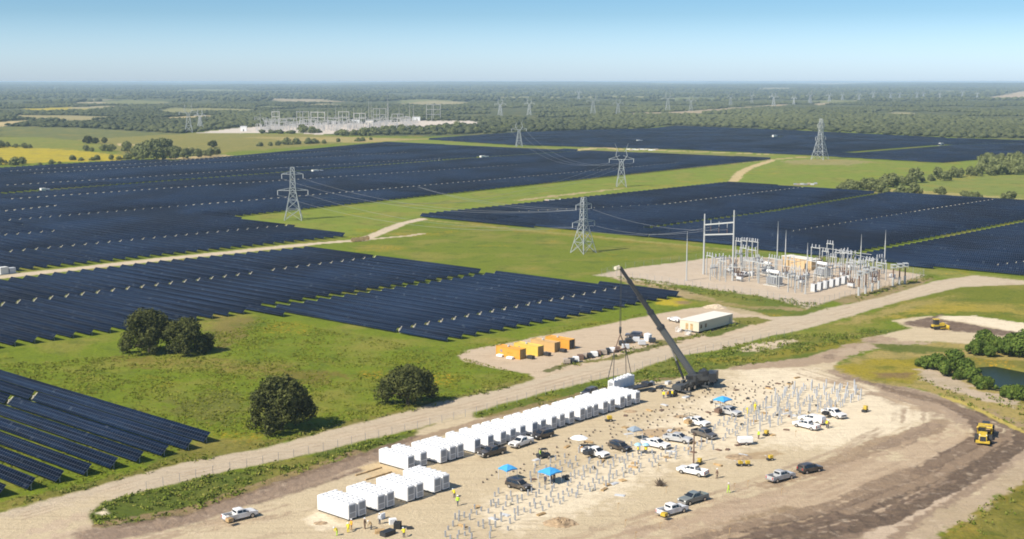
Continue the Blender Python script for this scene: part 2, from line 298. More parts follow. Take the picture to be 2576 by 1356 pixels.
 ('l', [(2100, 935), (2180, 962), (2290, 985), (2380, 1010)], (.27, .20, .14), 3, 2.5, 0, None),
 ('l', [(1870, 918), (2000, 912), (2090, 895), (2150, 870), (2210, 853)], (.33, .245, .165), 5, 3, 0, None),
 ('l', [(2080, 898), (2150, 878), (2200, 858)], SOIL2, 1.6, 1.5, 0, None),
 ('l', [(2120, 892), (2200, 868), (2290, 862), (2400, 868)], (.38, .29, .20), 3, 3, .1, None),
 ('p', [(2290, 812), (2345, 796), (2370, 790), (2350, 802), (2420, 812), (2560, 840), (2520, 846), (2400, 832), (2310, 824)], SOIL, 2, 2, 0, None),
 ('p', [(2370, 795), (2450, 795), (2575, 812), (2700, 830), (2700, 850), (2560, 838), (2440, 812), (2370, 803)], SANDL, 2, 2, 0, None),
 ('l', [(60, 1345), (200, 1300), (330, 1270)], (.46, .36, .25), 2, 3, 0, None),
 ('l', [(150, 1350), (235, 1330), (400, 1330)], (.46, .36, .25), 2, 3, 0, None),
 *RT,
 ('l', [(2300, 815), (2345, 805), (2430, 822), (2570, 843)], SOIL, 3.5, 2, 0, None),
 # haul track beside the cabinets
 ('l', [(250, 1345), (420, 1312), (644, 1247), (822, 1193), (950, 1150), (1060, 1108)], (.24, .175, .125), 4.0, 1.2, 0, None),
 ('l', [(300, 1322), (464, 1290), (644, 1231), (894, 1148), (1044, 1100)], (.17, .12, .08), 1.2, 1, 0, None),
 ('l', [(560, 1290), (700, 1250), (820, 1213), (945, 1170)], (.14, .10, .07), .5, .3, 0, None),
 ('l', [(560, 1282), (700, 1242), (820, 1205), (945, 1160)], (.38, .29, .2), .6, .3, 0, None),
 ('p', [(900, 1175), (960, 1160), (1010, 1190), (985, 1200), (930, 1195)], (.50, .38, .22), 1, 1, 0, None),
 ('l', [(1060, 1105), (1200, 1062), (1330, 1025), (1480, 985)], (.30, .22, .14), 1.6, 1.2, 0, None),
 ('p', [(800, 1280), (850, 1315), (900, 1325), (790, 1335), (760, 1310)], SANDL, 2, 2, 0, None),
 ('p', [(1858, 1140), (1950, 1132), (1975, 1142), (1920, 1156), (1860, 1152)], (.38, .28, .16), 1, 1, 0, None),
 ('p', [(1600, 1085), (1720, 1072), (1740, 1085), (1640, 1098)], (.42, .31, .19), 1, 2, 0, None),
 # verges
 ('p', [(221, 1293), (257, 1264), (307, 1250), (410, 1229), (500, 1204), (644, 1178), (769, 1149), (929, 1110), (1044, 1086), (1044, 1096), (894, 1142), (751, 1190), (644, 1224), (464, 1290), (321, 1316), (250, 1330), (228, 1304)], (.080, .105, .014), 1.0, 1.2, 1, 'verge'),
 ('l', [(250, 1322), (330, 1305), (464, 1285), (644, 1222), (894, 1138)], (.22, .155, .08), 1.2, 1.2, .6, None),
 ('p', [(240, 1290), (262, 1278), (275, 1292), (258, 1302)], SANDL, .8, .8, 0, None),
 ('p', [(1190, 1045), (1287, 1017), (1448, 972), (1530, 956), (1594, 941), (1644, 920), (1715, 895), (1822, 890), (1960, 848), (2104, 841), (2291, 824), (2156, 855), (2035, 898), (1931, 910), (1769, 933), (1680, 956), (1594, 963), (1448, 998), (1287, 1036), (1205, 1052)], (.095, .125, .013), 1.2, 1.5, 1, 'verge'),
 ('l', [(1220, 1050), (1448, 994), (1594, 958), (1700, 950)], (.21, .155, .07), 1.0, 1.2, .6, None),
 ('p', [(1750, 903), (1900, 895), (2100, 858), (2200, 850), (2050, 885), (1900, 912), (1780, 912)], (.19, .17, .015), 2, 3, .9, None),
 ('p', [(1850, 880), (1910, 862), (2000, 855), (1990, 868), (1880, 885)], (.52, .42, .30), 2, 3, .1, None),
 ('l', [(1376, 934), (1420, 918), (1540, 902), (1640, 872), (1700, 860)], (.14, .13, .05), 1.3, 1.6, .9, None),
 ('l', [(1660, 862), (1760, 843), (1830, 825)], (.17, .15, .05), 1.5, 2, .9, None),
 ('p', [(1760, 845), (1850, 815), (1900, 812), (1870, 825), (1790, 848)], (.10, .12, .02), 1.2, 1.2, 1, None),
 ('p', [(1835, 800), (1900, 797), (1935, 805), (1900, 818), (1850, 815)], (.17, .16, .03), 1.2, 1.5, 1, None),
 # right hand rough ground
 ('p', [(2099, 926), (2130, 905), (2200, 880), (2363, 860), (2440, 868), (2900, 870), (2900, 1190), (2575, 1085), (2466, 1035), (2359, 990), (2288, 973), (2181, 958), (2099, 932)], (.31, .24, .08), 2, 3, .9, None),
 ('p', [(2105, 924), (2180, 905), (2330, 900), (2420, 905), (2330, 935), (2280, 962), (2180, 950)], (.27, .215, .02), 3, 4, 1, None),
 ('p', [(2200, 865), (2360, 870), (2420, 880), (2330, 890), (2230, 880)], (.11, .125, .022), 3, 4, 1, None),
 ('p', [(2200, 938), (2300, 935), (2285, 950), (2210, 947)], (.18, .11, .05), 3, 3, .8, None),
 ('p', [(2300, 930), (2340, 925), (2400, 950), (2470, 985), (2575, 1010), (2575, 1030), (2440, 1000), (2330, 960)], (.44, .35, .26), 2, 3, .3, None),
 ('p', [(2400, 1010), (2575, 1060), (2575, 1080), (2470, 1035)], (.30, .22, .12), 2, 4, .7, None),
 ('l', [(2370, 997), (2440, 1020), (2500, 1050), (2575, 1088)], (.42, .33, .08), .7, .8, .6, None),
 ('p', [(2430, 900), (2520, 905), (2900, 930), (2900, 1010), (2575, 985), (2480, 970), (2420, 930)], (.16, .15, .03), 2, 2, 1, None),
 ('p', [(2575, 1200), (2466, 1264), (2395, 1311), (2330, 1356), (2200, 1500), (2900, 1500), (2900, 1150)], (.21, .16, .02), 2, 3, 1, 'verge'),
 ('p', [(2575, 1220), (2500, 1270), (2450, 1330), (2480, 1356), (2600, 1356)], (.12, .115, .014), 3, 5, 1, None),
 ('l', [(2600, 1165), (2480, 1245), (2380, 1305), (2310, 1356)], (.40, .31, .21), 2.5, 2, .2, None),
]
POND = [(2458, 921), (2500, 918), (2600, 938), (2800, 950), (2800, 985), (2600, 978), (2540, 975), (2500, 972), (2478, 950)]
ys = np.concatenate([[6000, 3000, 2200, 1900, 1750, 1650, 1580], np.arange(1530, 262, -2.0), np.arange(262, 216, -1.2), np.arange(216, 209, -0.7), [208.9]])
xs = np.concatenate([np.arange(-1500, -150, 45), np.arange(-150, 2725, 2.6), np.arange(2725, 4080, 45)])
bb = -(ys - CY) / F; dy_ = math.cos(PITCH) + bb * math.sin(PITCH); dz_ = -math.sin(PITCH) + bb * math.cos(PITCH)
tt = -CAMH / dz_; XX = ((xs[None, :] - CX) / F) * tt[:, None]; YY = np.repeat((dy_ * tt)[:, None], len(xs), 1)
nr, nc = XX.shape; X = XX.ravel(); Y = YY.ravel(); DD = np.hypot(X, Y)
colr = np.empty((X.size, 3)); veg = np.ones(X.size); own = np.zeros(X.size, np.int8); OWN = ['ground']
colr[:] = GRASS
n8 = fnoise(X / 6, Y / 6, 3) - .5; n2 = fnoise(X / 1.3, Y / 1.3, 11, 3) - .5
for kd, pts, c, fe, ra, vg, ob in LAY:
    g = np.array(gp(pts)); mg = 3 * (fe + ra) + 5
    sel = np.nonzero((X > g[:, 0].min() - mg) & (X < g[:, 0].max() + mg) & (Y > g[:, 1].min() - mg) & (Y < g[:, 1].max() + mg))[0]
    if not len(sel): continue
    x, y = X[sel], Y[sel]
    if kd == 'p': d = sdist(x, y, g); f2 = fe
    else: d = fe - ldist(x, y, [tuple(q) for q in g]); f2 = max(.5, fe * .5)
    big = (fnoise(x / (ra * 3 + 1), y / (ra * 3 + 1), len(pts)) - .5) if ra > 9 else n8[sel]
    d = d + ra * (1.6 * big + 1.3 * n2[sel])
    wgt = np.clip(d / f2 + .5, 0, 1); wgt = wgt * wgt * (3 - 2 * wgt)
    if kd == 'l' and fe < .8 and vg == 0: wgt = wgt * np.clip((fnoise(x / 8, y / 8, int(pts[0][0]) % 97) - .36) * 3.2, 0, 1) * .8
    colr[sel] = colr[sel] * (1 - wgt[:, None]) + np.array(c) * wgt[:, None]; veg[sel] = veg[sel] * (1 - wgt) + vg * wgt
    if ob:
        if ob not in OWN: OWN.append(ob)
        own[sel[wgt > .5]] = OWN.index(ob)
    elif vg > .5: own[sel[(wgt > .5) & (Y[sel] < 1500) & (own[sel] > 0)]] = 0
# gentle relief: wheel ruts and spoil in bare soil, far hills
Z = np.zeros(X.size)
bare = np.clip(1 - veg, 0, 1) * np.clip(1.5 - colr[:, 0] / .3, 0, 1) * (DD < 420)
Z += bare * (fnoise(X / 1.6, Y / 1.6, 21, 3) - .5) * .55
Z += veg * (DD < 460) * (fnoise(X / 1.4, Y / 1.4, 23, 3) - .5) * .30
far = np.clip((DD - 7000) / 16000, 0, 1)
Z += np.minimum(70, far * 96 * fnoise(X / 4200, Y / 11000, 31, 3) ** 1.0)
pg = np.array(gp(POND)); pw = np.clip(sdist(X, Y, pg) / 3 + .7, 0, 1); Z -= pw * 1.3
P3 = np.stack([X, Y, Z], 1)
# ---- terrain material: surveyed colour + fine procedural variation
tm = bpy.data.materials.new('terrain'); tm.use_nodes = True; t = tm.node_tree; b = t.nodes['Principled BSDF']; b.inputs['Roughness'].default_value = .95
b.inputs['Specular IOR Level'].default_value = .15
L = t.links.new
def nn(ty, **k):
    n = t.nodes.new(ty)
    for a, v in k.items(): setattr(n, a, v)
    return n
def mixn(kind, fac, a, bb_, blend='MIX'):
    m = nn('ShaderNodeMix', data_type='RGBA', blend_type=blend)
    for s_, v in ((0, fac), (6, a), (7, bb_)):
        if hasattr(v, 'links'): L(v, m.inputs[s_])
        elif isinstance(v, (int, float)): m.inputs[s_].default_value = v
        else: m.inputs[s_].default_value = (*v, 1)
    return m.outputs[2]
def noise(scale, det=4, vec=None, ro=.6):
    n = nn('ShaderNodeTexNoise'); n.inputs['Scale'].default_value = scale; n.inputs['Detail'].default_value = det; n.inputs['Roughness'].default_value = ro
    L(vec or geo.outputs['Position'], n.inputs['Vector']); return n.outputs['Fac']
def rampn(fac, a, b_, lo=0.0, hi=1.0):
    r = nn('ShaderNodeMapRange'); L(fac, r.inputs[0]); r.inputs[1].default_value = a; r.inputs[2].default_value = b_; r.inputs[3].default_value = lo; r.inputs[4].default_value = hi
    return r.outputs[0]
def mul(a, c):
    m = nn('ShaderNodeMath', operation='MULTIPLY')
    L(a, m.inputs[0])
    if hasattr(c, 'links'): L(c, m.inputs[1])
    else: m.inputs[1].default_value = c
    return m.outputs[0]
geo = nn('ShaderNodeNewGeometry'); ac = nn('ShaderNodeAttribute', attribute_name='col'); av = nn('ShaderNodeAttribute', attribute_name='veg')
base = ac.outputs['Color']; vegf = av.outputs['Fac']
inv = nn('ShaderNodeMath', operation='SUBTRACT', use_clamp=True); inv.inputs[0].default_value = 1; L(vegf, inv.inputs[1]); baref = inv.outputs[0]
# vegetation: olive, dry and dark tufts, orange-yellow flowers
c1 = mixn('', mul(rampn(noise(.035, 5), .50, .62), mul(vegf, .55)), base, (.24, .20, .045))
c1 = mixn('', mul(rampn(noise(.11, 6), .52, .66), mul(vegf, .55)), c1, (.065, .098, .008))
c1 = mixn('', mul(rampn(noise(.9, 5, ro=.75), .48, .72), mul(vegf, .6)), c1, (.05, .066, .007))
c1 = mixn('', mul(rampn(noise(.5, 6, ro=.8), .56, .74), mul(vegf, .55)), c1, (.30, .27, .06))
fl = mul(rampn(noise(.022, 3), .60, .66), rampn(noise(.8, 4, ro=.8), .5, .6))
c1 = mixn('', mul(fl, mul(vegf, .8)), c1, (.42, .24, .012))
# bare ground: tracks along the haul direction, stones, damp patches
mp = nn('ShaderNodeMapping'); mp.inputs['Rotation'].default_value = (0, 0, -YU + .08); mp.inputs['Scale'].default_value = (.06, 1.0, 1.0)
L(geo.outputs['Position'], mp.inputs['Vector'])
c1 = mixn('', mul(rampn(noise(.85, 6, mp.outputs[0], .7), .50, .70), mul(baref, .34)), c1, (.24, .17, .11))
c1 = mixn('', mul(rampn(noise(.22, 6, ro=.7), .50, .70), mul(baref, .28)), c1, (.27, .20, .13))
c1 = mixn('', mul(rampn(noise(1.3, 6, ro=.85), .54, .70), mul(baref, .55)), c1, (.17, .12, .08))
c1 = mixn('', mul(rampn(noise(.35, 6, ro=.7), .55, .72), mul(baref, .40)), c1, (.60, .49, .36))
L(c1, b.inputs['Base Color'])
bp = nn('ShaderNodeBump'); bp.inputs['Strength'].default_value = .9; bp.inputs['Distance'].default_value = .35; L(noise(1.1, 6, ro=.75), bp.inputs['Height']); L(bp.outputs[0], b.inputs['Normal'])
# ---- split the one sheet into its owners
idx = np.arange(nr * nc).reshape(nr, nc)
q = np.stack([idx[:-1, :-1], idx[:-1, 1:], idx[1:, 1:], idx[1:, :-1]], -1).reshape(-1, 4)
fo = own[q[:, 0]]
LAB = {'ground': 'green meadow plain with distant wooded scrub to the horizon', 'substation_yard': 'white gravel yard under the distant substation', 'track': 'pale dirt farm tracks between the solar blocks',
       'substation_pad': 'pale gravel pad under the substation', 'dirt_road': 'long pale dirt road beside the battery yard', 'work_yard': 'sandy graded work yard with wheel ruts',
       'gravel_pad': 'gravel pad with the yellow containers', 'verge': 'weedy green verge between the road and the yard'}
for k, nm in enumerate(OWN):
    fq = q[fo == k]
    if not len(fq): continue
    u_, iv = np.unique(fq, return_inverse=True)
    o = mesh_np(nm, P3[u_], iv.reshape(fq.shape), tm, attrs={'col': ('FLOAT_COLOR', np.concatenate([colr[u_], np.ones((len(u_), 1))], 1)), 'veg': ('FLOAT', veg[u_])}, smooth=True)
    tag(o, LAB[nm], None, None, 'structure')
# pond
wm = mat('pond_water', (.018, .026, .008), .22, 0, spec=.05)
mb = MB(); mb.add([(*p, -.35) for p in pg], [tuple(range(len(pg)))]); tag(mb.build('pond', wm), 'dark still pond behind green bushes', None, None, 'structure')
# haze
hm = bpy.data.materials.new('haze'); hm.use_nodes = True; ht = hm.node_tree; ht.nodes.clear()
ho = ht.nodes.new('ShaderNodeOutputMaterial'); pv = ht.nodes.new('ShaderNodeVolumePrincipled')
pv.inputs['Color'].default_value = (.58, .77, .96, 1); pv.inputs['Density'].default_value = 7.0e-5; pv.inputs['Anisotropy'].default_value = 0.0
ht.links.new(pv.outputs[0], ho.inputs['Volume'])
mb = MB(); mb.box((0, 30000, 35.5), (124000, 63000, 77)); hz = mb.build('haze', hm); tag(hz, 'pale blue summer haze over the plain', None, None, 'stuff')
# ================================================================ SOLAR ARRAYS
def gxy(p): return np.array(p[:2])
U2, V2 = np.array(U[:2]), np.array(V[:2])
def uv_of(pts): a = np.array(gp(pts)); return np.stack([a @ U2, a @ V2], 1)
pm = bpy.data.materials.new('solar_glass'); pm.use_nodes = True; t = pm.node_tree; b = t.nodes['Principled BSDF']
L = t.links.new
b.inputs['Roughness'].default_value = .6; b.inputs['Specular IOR Level'].default_value = .02
uvn = nn('ShaderNodeUVMap'); sx = nn('ShaderNodeSeparateXYZ'); L(uvn.outputs[0], sx.inputs[0]); geo = nn('ShaderNodeNewGeometry')
def fr(sock, period, lo, hi):      # 1 inside the module, 0 on its frame line
    d = nn('ShaderNodeMath', operation='DIVIDE'); L(sock, d.inputs[0]); d.inputs[1].default_value = period
    f = nn('ShaderNodeMath', operation='FRACT'); L(d.outputs[0], f.inputs[0])
    p = nn('ShaderNodeMath', operation='PINGPONG'); L(f.outputs[0], p.inputs[0]); p.inputs[1].default_value = .5
    g = nn('ShaderNodeMath', operation='GREATER_THAN'); L(p.outputs[0], g.inputs[0]); g.inputs[1].default_value = lo
    fl = nn('ShaderNodeMath', operation='FLOOR'); L(d.outputs[0], fl.inputs[0]); return g.outputs[0], fl.outputs[0]
g1, id1 = fr(sx.outputs[0], .85, .035, 0); g2, id2 = fr(sx.outputs[1], .788, .03, 0)
wn = nn('ShaderNodeTexWhiteNoise', noise_dimensions='2D'); cb = nn('ShaderNodeCombineXYZ'); L(id1, cb.inputs[0]); L(id2, cb.inputs[1]); L(cb.outputs[0], wn.inputs['Vector'])
mp = nn('ShaderNodeMapping'); mp.inputs['Rotation'].default_value = (0, 0, -YU); mp.inputs['Scale'].default_value = (.020, .012, 1); L(geo.outputs['Position'], mp.inputs['Vector'])
patch = rampn(noise(1.0, 6, mp.outputs[0], .72), .46, .53)
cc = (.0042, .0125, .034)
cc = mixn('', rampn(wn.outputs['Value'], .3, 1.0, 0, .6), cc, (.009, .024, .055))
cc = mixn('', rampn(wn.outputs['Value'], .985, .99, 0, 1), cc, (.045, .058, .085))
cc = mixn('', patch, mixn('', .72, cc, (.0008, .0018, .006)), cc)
fm = nn('ShaderNodeMath', operation='MULTIPLY'); L(g1, fm.inputs[0]); L(g2, fm.inputs[1])
cc = mixn('', fm.outputs[0], (.085, .105, .145), cc); L(cc, b.inputs['Base Color'])
steel = mat('galvanised_steel', (.36, .365, .36), .6, .2); pale = mat('pale_gearbox', (.52, .47, .36), .6)
back = mat('panel_back', (.30, .30, .30), .6)
TILT, CH, AX = R(42), 2.46, 1.24
def clip(poly, u):     # v intervals of a polygon at u
    r = []
    for i in range(len(poly)):
        a, c = poly[i], poly[(i + 1) % len(poly)]
        if (a[0] > u) != (c[0] > u): r.append(a[1] + (u - a[0]) * (c[1] - a[1]) / (c[0] - a[0]))
    r.sort(); return list(zip(r[::2], r[1::2]))
# block: outline on the print, motor lines, gap lines, service gaps
BLK = [
 ('F', [(-700, 732), (0, 943), (543, 1106), (480, 1133), (-900, 1480)], [[(140, 1000), (22, 1020)]], [], 'bottom left'),
 ('A', [(-1200, 864), (0, 714), (400, 668), (772, 631), (1708, 748), (1098, 866), (652, 786), (0, 877), (-700, 990)],
   [[(28, 771), (633, 696)], [(661, 691), (997, 648)], [(993, 840), (1287, 784)], [(1287, 784), (1564, 732)], [(-600, 880), (28, 771)]], [[(662, 780), (1285, 684)]], 'middle'),
 ('B', [(-1200, 500), (0, 427), (330, 407), (440, 408), (600, 396), (970, 361), (1400, 381), (1420, 378), (1500, 384), (1940, 402), (560, 550), (868, 597), (400, 646), (0, 688), (-900, 790)],
   [[(16, 436), (336, 417)], [(336, 417), (900, 380)], [(11, 472), (342, 452)], [(342, 452), (641, 431)], [(641, 431), (1200, 398)], [(11, 508), (641, 464)], [(641, 464), (1300, 420)], [(17, 561), (623, 511)], [(623, 511), (1300, 452)], [(7, 642), (640, 582)], [(640, 582), (860, 562)], [(1300, 452), (1700, 415)], [(0, 599), (156, 587)], [(0, 539), (150, 523)]],
   [[(0, 491), (1225, 398)], [(1225, 398), (1500, 380)]], 'upper left'),
 ('C', [(1050, 547), (1830, 464), (2200, 488), (2575, 511), (3200, 550), (3600, 800), (2575, 698), (2284, 671), (1740, 610)],
   [[(1668, 521), (1927, 488)], [(1927, 488), (2100, 468)], [(1990, 590), (2346, 532)], [(2502, 677), (2700, 652)], [(1300, 540), (1668, 521)], [(2346, 532), (2500, 508)]],
   [[(1619, 580), (1931, 538)], [(1931, 538), (2232, 487)], [(2121, 649), (2575, 561)], [(2575, 561), (2900, 505)]], 'right'),
 ('D', [(1076, 352), (1287, 337), (1514, 329), (1634, 326), (1700, 319), (1930, 328), (2385, 350), (2575, 357), (3300, 380), (3300, 390), (2575, 393), (2370, 411), (2000, 390), (1700, 377), (1290, 366)],
   [], [[(1150, 352), (2000, 346)], [(1300, 338), (1900, 330)], [(2120, 388), (2370, 368)], [(2370, 368), (2575, 362)], [(1500, 345), (2575, 352)]], 'far'),
]
SEG = []     # (distance, block, u, v0, v1, end flags)
SKIPSEG = [(110, 482, 14), (1215, 397, 16), (2365, 365, 16), (1605, 357, 16), (1945, 345, 16)]
for nm, poly, mots, gaps, where in BLK:
    P = uv_of(poly); ph = 0.0
    if nm == 'F': ph = float(np.array(gp([(541, 1121)])[0]) @ U2)
    ML = [uv_of(m) for m in mots]; GL = [uv_of(m) for m in gaps]
    u = ph + 5.5 * math.ceil((P[:, 0].min() - ph) / 5.5)
    while u < P[:, 0].max():
        for v0, v1 in clip(P, u):
            cuts = []
            for Ls, wd in [(x, 1.7) for x in ML] + [(x, {'A': 7.5, 'B': 17.0, 'C': 9.0, 'D': 26.0}.get(nm, 6)) for x in GL]:
                (a0, b0), (a1, b1) = Ls; lo, hi = min(a0, a1), max(a0, a1)
                if lo - .1 <= u <= hi + .1: cuts.append((b0 + (u - a0) * (b1 - b0) / (a1 - a0), wd))
            for sxx, syy, rr in SKIPSEG:
                c = gxy(S(sxx, syy)); cu, cv = c @ U2, c @ V2
                if abs(u - cu) < rr * .35: cuts.append((cv, rr * 1.3))
            cuts.sort(); cur = v0
            for cv, wd in cuts + [(v1 + 1e-6, 0)]:
                e = min(cv - wd / 2, v1)
                if e - cur > 4:
                    s_ = cur
                    while e - s_ > 130:      # very long runs are separate trackers, half a metre apart
                        SEG.append([nm, u, s_, s_ + 96, wd]); s_ += 96.6
                    SEG.append([nm, u, s_, e, wd])
                cur = max(cur, cv + wd / 2)
        u += 5.5
def seen(s):
    p = U * s[1] + V * (s[2] + s[3]) / 2; a = U * s[1] + V * s[2]; c = U * s[1] + V * s[3]
    return any(abs(q.x) / max(q.y, 1) < .415 for q in (p, a, c) ) and max(a.y, c.y) > 190
SEG = [s for s in SEG if seen(s) or (s[0] in 'FA' and abs((U * s[1] + V * s[3]).x) < 420 and (U * s[1] + V * s[3]).y > 150)]
def vis_part(s):
    a = U * s[1] + V * s[2]; c = U * s[1] + V * s[3]; best = 0
    for k in range(9):
        q = a.lerp(c, k / 8)
        if q.y > 170 and abs(q.x) / q.y < .40: best = max(best, 1 / q.length)
    return best
SEG.sort(key=lambda s: -vis_part(s))
print('tracker segments', len(SEG), [sum(1 for s in SEG if s[0] == k) for k in 'FABCD'])
NDIR, CDIR = (-U * math.sin(TILT) + Vector((0, 0, math.cos(TILT)))), (U * math.cos(TILT) + Vector((0, 0, math.sin(TILT))))
def table(v0, v1, base, tl=0.0):
    c_ = (U * math.cos(TILT + tl) + Vector((0, 0, math.sin(TILT + tl)))); n_ = (-U * math.sin(TILT + tl) + Vector((0, 0, math.cos(TILT + tl))))
    vs = []
    for k in (0, 1):
        for vv, s_ in ((v0, -1), (v1, -1), (v1, 1), (v0, 1)): vs.append(base + V * vv + c_ * (s_ * CH / 2) + n_ * (.07 + .04 * k))
    return vs
FQ = [(3, 2, 1, 0), (4, 5, 6, 7), (0, 1, 5, 4), (1, 2, 6, 5), (2, 3, 7, 6), (3, 0, 4, 7)]
def fq_uv(v0, v1, off):
    a = [(v0, 0), (v1, 0), (v1, CH), (v0, CH)] * 2; return [(a[i][0] - v0, a[i][1] + off * 10) for q_ in FQ for i in q_]
WH = {'F': 'in the foreground block', 'A': 'beyond the oaks, below the farm track', 'B': 'in the wide block left of the farm track', 'C': 'in the block behind the substation', 'D': 'in the far block'}
post_me = MB().tube((0, 0, 0), (0, 0, AX), .10, 6); cap_c = {}
fcount = {}
fus = sorted({round(s[1], 2) for s in SEG if s[0] == 'F'}, reverse=True)
for i, s in enumerate(SEG[:300]):
    nm, u, v0, v1, wd = s; mid = (v0 + v1) / 2; base = U * u + V * mid; base.z = 0
    h = (v1 - v0) / 2; tl = random.gauss(0, .02)
    vs = np.array([list(p) for p in table(-h, h, Vector((0, 0, AX)), tl)])
    if nm == 'F':
        k = fus.index(round(u, 2))
        lab = f'{ordn(k)} blue solar row from the back of the front block, {"left of its drive gap" if v0 > uv_of([(80, 1010)])[0][1] - 3 and k < 4 else "ending by the road"}'
        if k >= 4: lab = f'{ordn(k)} solar row from the back of the foreground block by the road'
    else: lab = 'dark blue tilted solar panel row ' + WH[nm]
    tr = thing('solar_tracker', lab, 'solar panel row', tuple(base), 0, {'F': 'solar panel rows in the foreground block', 'A': 'solar panel rows beyond the oaks', 'B': 'solar panel rows left of the farm track', 'C': 'solar panel rows behind the substation', 'D': 'far solar panel rows'}[nm])
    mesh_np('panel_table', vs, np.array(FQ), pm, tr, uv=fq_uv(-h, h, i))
    tube_ = MB().tube(tuple(V * -h + Vector((0, 0, AX - .03))), tuple(V * (h + .5) + Vector((0, 0, AX - .03))), .07, 6)
    near = nm == 'F'
    if near:
        k = max(2, int(2 * h / 7.5)) + 1; proto = None
        for j in range(k):
            p = V * (-h + .3 + (2 * h - .6) * j / (k - 1))
            if proto is None: proto = MB().tube((0, 0, -.2), (0, 0, AX), .09, 6).build('post', steel, tr, loc=tuple(p))
            else: c = proto.copy(); COL.objects.link(c); c.parent = tr; c.location = p
    else:
        k = max(2, int(2 * h / 9)) + 1
        for j in range(k): p = V * (-h + .3 + (2 * h - .6) * j / (k - 1)); tube_.tube((p.x, p.y, -.2), (p.x, p.y, AX), .09, 4)
    tube_.build('torque_tube' if near else 'support_frame', steel, tr)
    if wd and wd < 4:
        e = V * (h + .55); m = MB(); m.box((e.x, e.y, AX - .12), (.42, .55, .55), YV); m.tube((e.x, e.y, -.1), (e.x, e.y, AX), .16, 6)
        c1_ = e - CDIR * .9; c2_ = e + CDIR * 1.05; m.bar((c1_.x, c1_.y, AX + c1_.z), (c2_.x, c2_.y, AX + c2_.z), .16)
        m.build('drive_motor', pale, tr)
# the rest, beyond the three hundred nearest, as one mass
vv, uvs, fs = [], [], []
m2 = MB()
for i, s in enumerate(SEG[300:]):
    nm, u, v0, v1, wd = s; o = len(vv) // 1; base = U * u; base = Vector((base.x, base.y, AX)); tl = random.gauss(0, .02)
    n0 = len(vv); vv += [tuple(p) for p in table(v0, v1, base, tl)]; fs += [tuple(n0 + a for a in q_) for q_ in FQ]; uvs += fq_uv(v0, v1, i + 900)
    if wd and wd < 4:
        e = U * u + V * (v1 + .6); m2.box((e.x, e.y, .9), (.8, .9, 1.8), YV); c1_ = e - CDIR * .9; c2_ = e + CDIR * 1.05; m2.bar((c1_.x, c1_.y, AX + c1_.z), (c2_.x, c2_.y, AX + c2_.z), .2)
    for j in (.05, .95):
        e = U * u + V * (v0 + (v1 - v0) * j); m2.tube((e.x, e.y, 0), (e.x, e.y, AX), .1, 4)
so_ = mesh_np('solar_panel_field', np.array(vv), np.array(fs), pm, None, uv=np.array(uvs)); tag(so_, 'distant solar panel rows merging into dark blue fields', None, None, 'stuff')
st_ = m2.build('tracker_posts', pale, so_); tag(st_, None, None, None, 'stuff')
# ================================================================ VEGETATION
def leafmat(name, c1, c2, c3):
    m = bpy.data.materials.new(name); m.use_nodes = True; t = m.node_tree; b = t.nodes['Principled BSDF']; b.inputs['Roughness'].default_value = .8
    b.inputs['Specular IOR Level'].default_value = .15
    g = t.nodes.new('ShaderNodeNewGeometry'); n = t.nodes.new('ShaderNodeTexNoise'); n.inputs['Scale'].default_value = .9; n.inputs['Detail'].default_value = 3
    t.links.new(g.outputs['Position'], n.inputs['Vector']); r = t.nodes.new('ShaderNodeValToRGB'); r.color_ramp.elements.new(.5)
    for e, p, c in zip(r.color_ramp.elements, (.36, .5, .66), (c1, c2, c3)): e.position = p; e.color = (*c, 1)
    t.links.new(n.outputs['Fac'], r.inputs[0]); t.links.new(r.outputs[0], b.inputs['Base Color']); return m
oak_leaf = leafmat('oak_leaves', (.030, .036, .009), (.055, .062, .014), (.105, .112, .030))
mid_leaf = leafmat('scrub_leaves', (.09, .105, .034), (.135, .15, .05), (.18, .20, .08))
bright_leaf = leafmat('willow_leaves', (.045, .075, .010), (.075, .115, .016), (.125, .165, .028))
weed_leaf = leafmat('weed_leaves', (.075, .105, .010), (.13, .165, .018), (.24, .22, .05))
bark = mat('bark', (.10, .075, .055), .9, var=.3, scale=3)
def leaf_cloud(rng, lobes, n, size, zmin=.35):
    lobes = list(lobes)
    lob = np.array([l[0] for l in lobes]); rad = np.array([l[1] for l in lobes]); pr = rad ** 2 / (rad ** 2).sum()
    k = rng.choice(len(lobes), n, p=pr); d = rng.normal(size=(n, 3)); d[:, 2] = d[:, 2] + .25; d /= np.linalg.norm(d, axis=1)[:, None]
    p = lob[k] + d * (rad[k] * rng.uniform(.60, 1.22, n))[:, None]; p[:, 2] = np.maximum(p[:, 2], zmin + rng.uniform(0, .3, n))
    nrm = d + rng.normal(size=(n, 3)) * .45; nrm /= np.linalg.norm(nrm, axis=1)[:, None]
    a = np.cross(nrm, rng.normal(size=(n, 3))); a /= np.linalg.norm(a, axis=1)[:, None] + 1e-9; bq = np.cross(nrm, a)
    s = (size * rng.uniform(.6, 1.3, n))[:, None]; a = a * s; bq = bq * s * .8
    v = np.stack([p - a - bq * .4, p + a * .2 - bq, p + a + bq * .5, p - a * .1 + bq], 1).reshape(-1, 3)
    return v, np.arange(4 * n).reshape(n, 4)
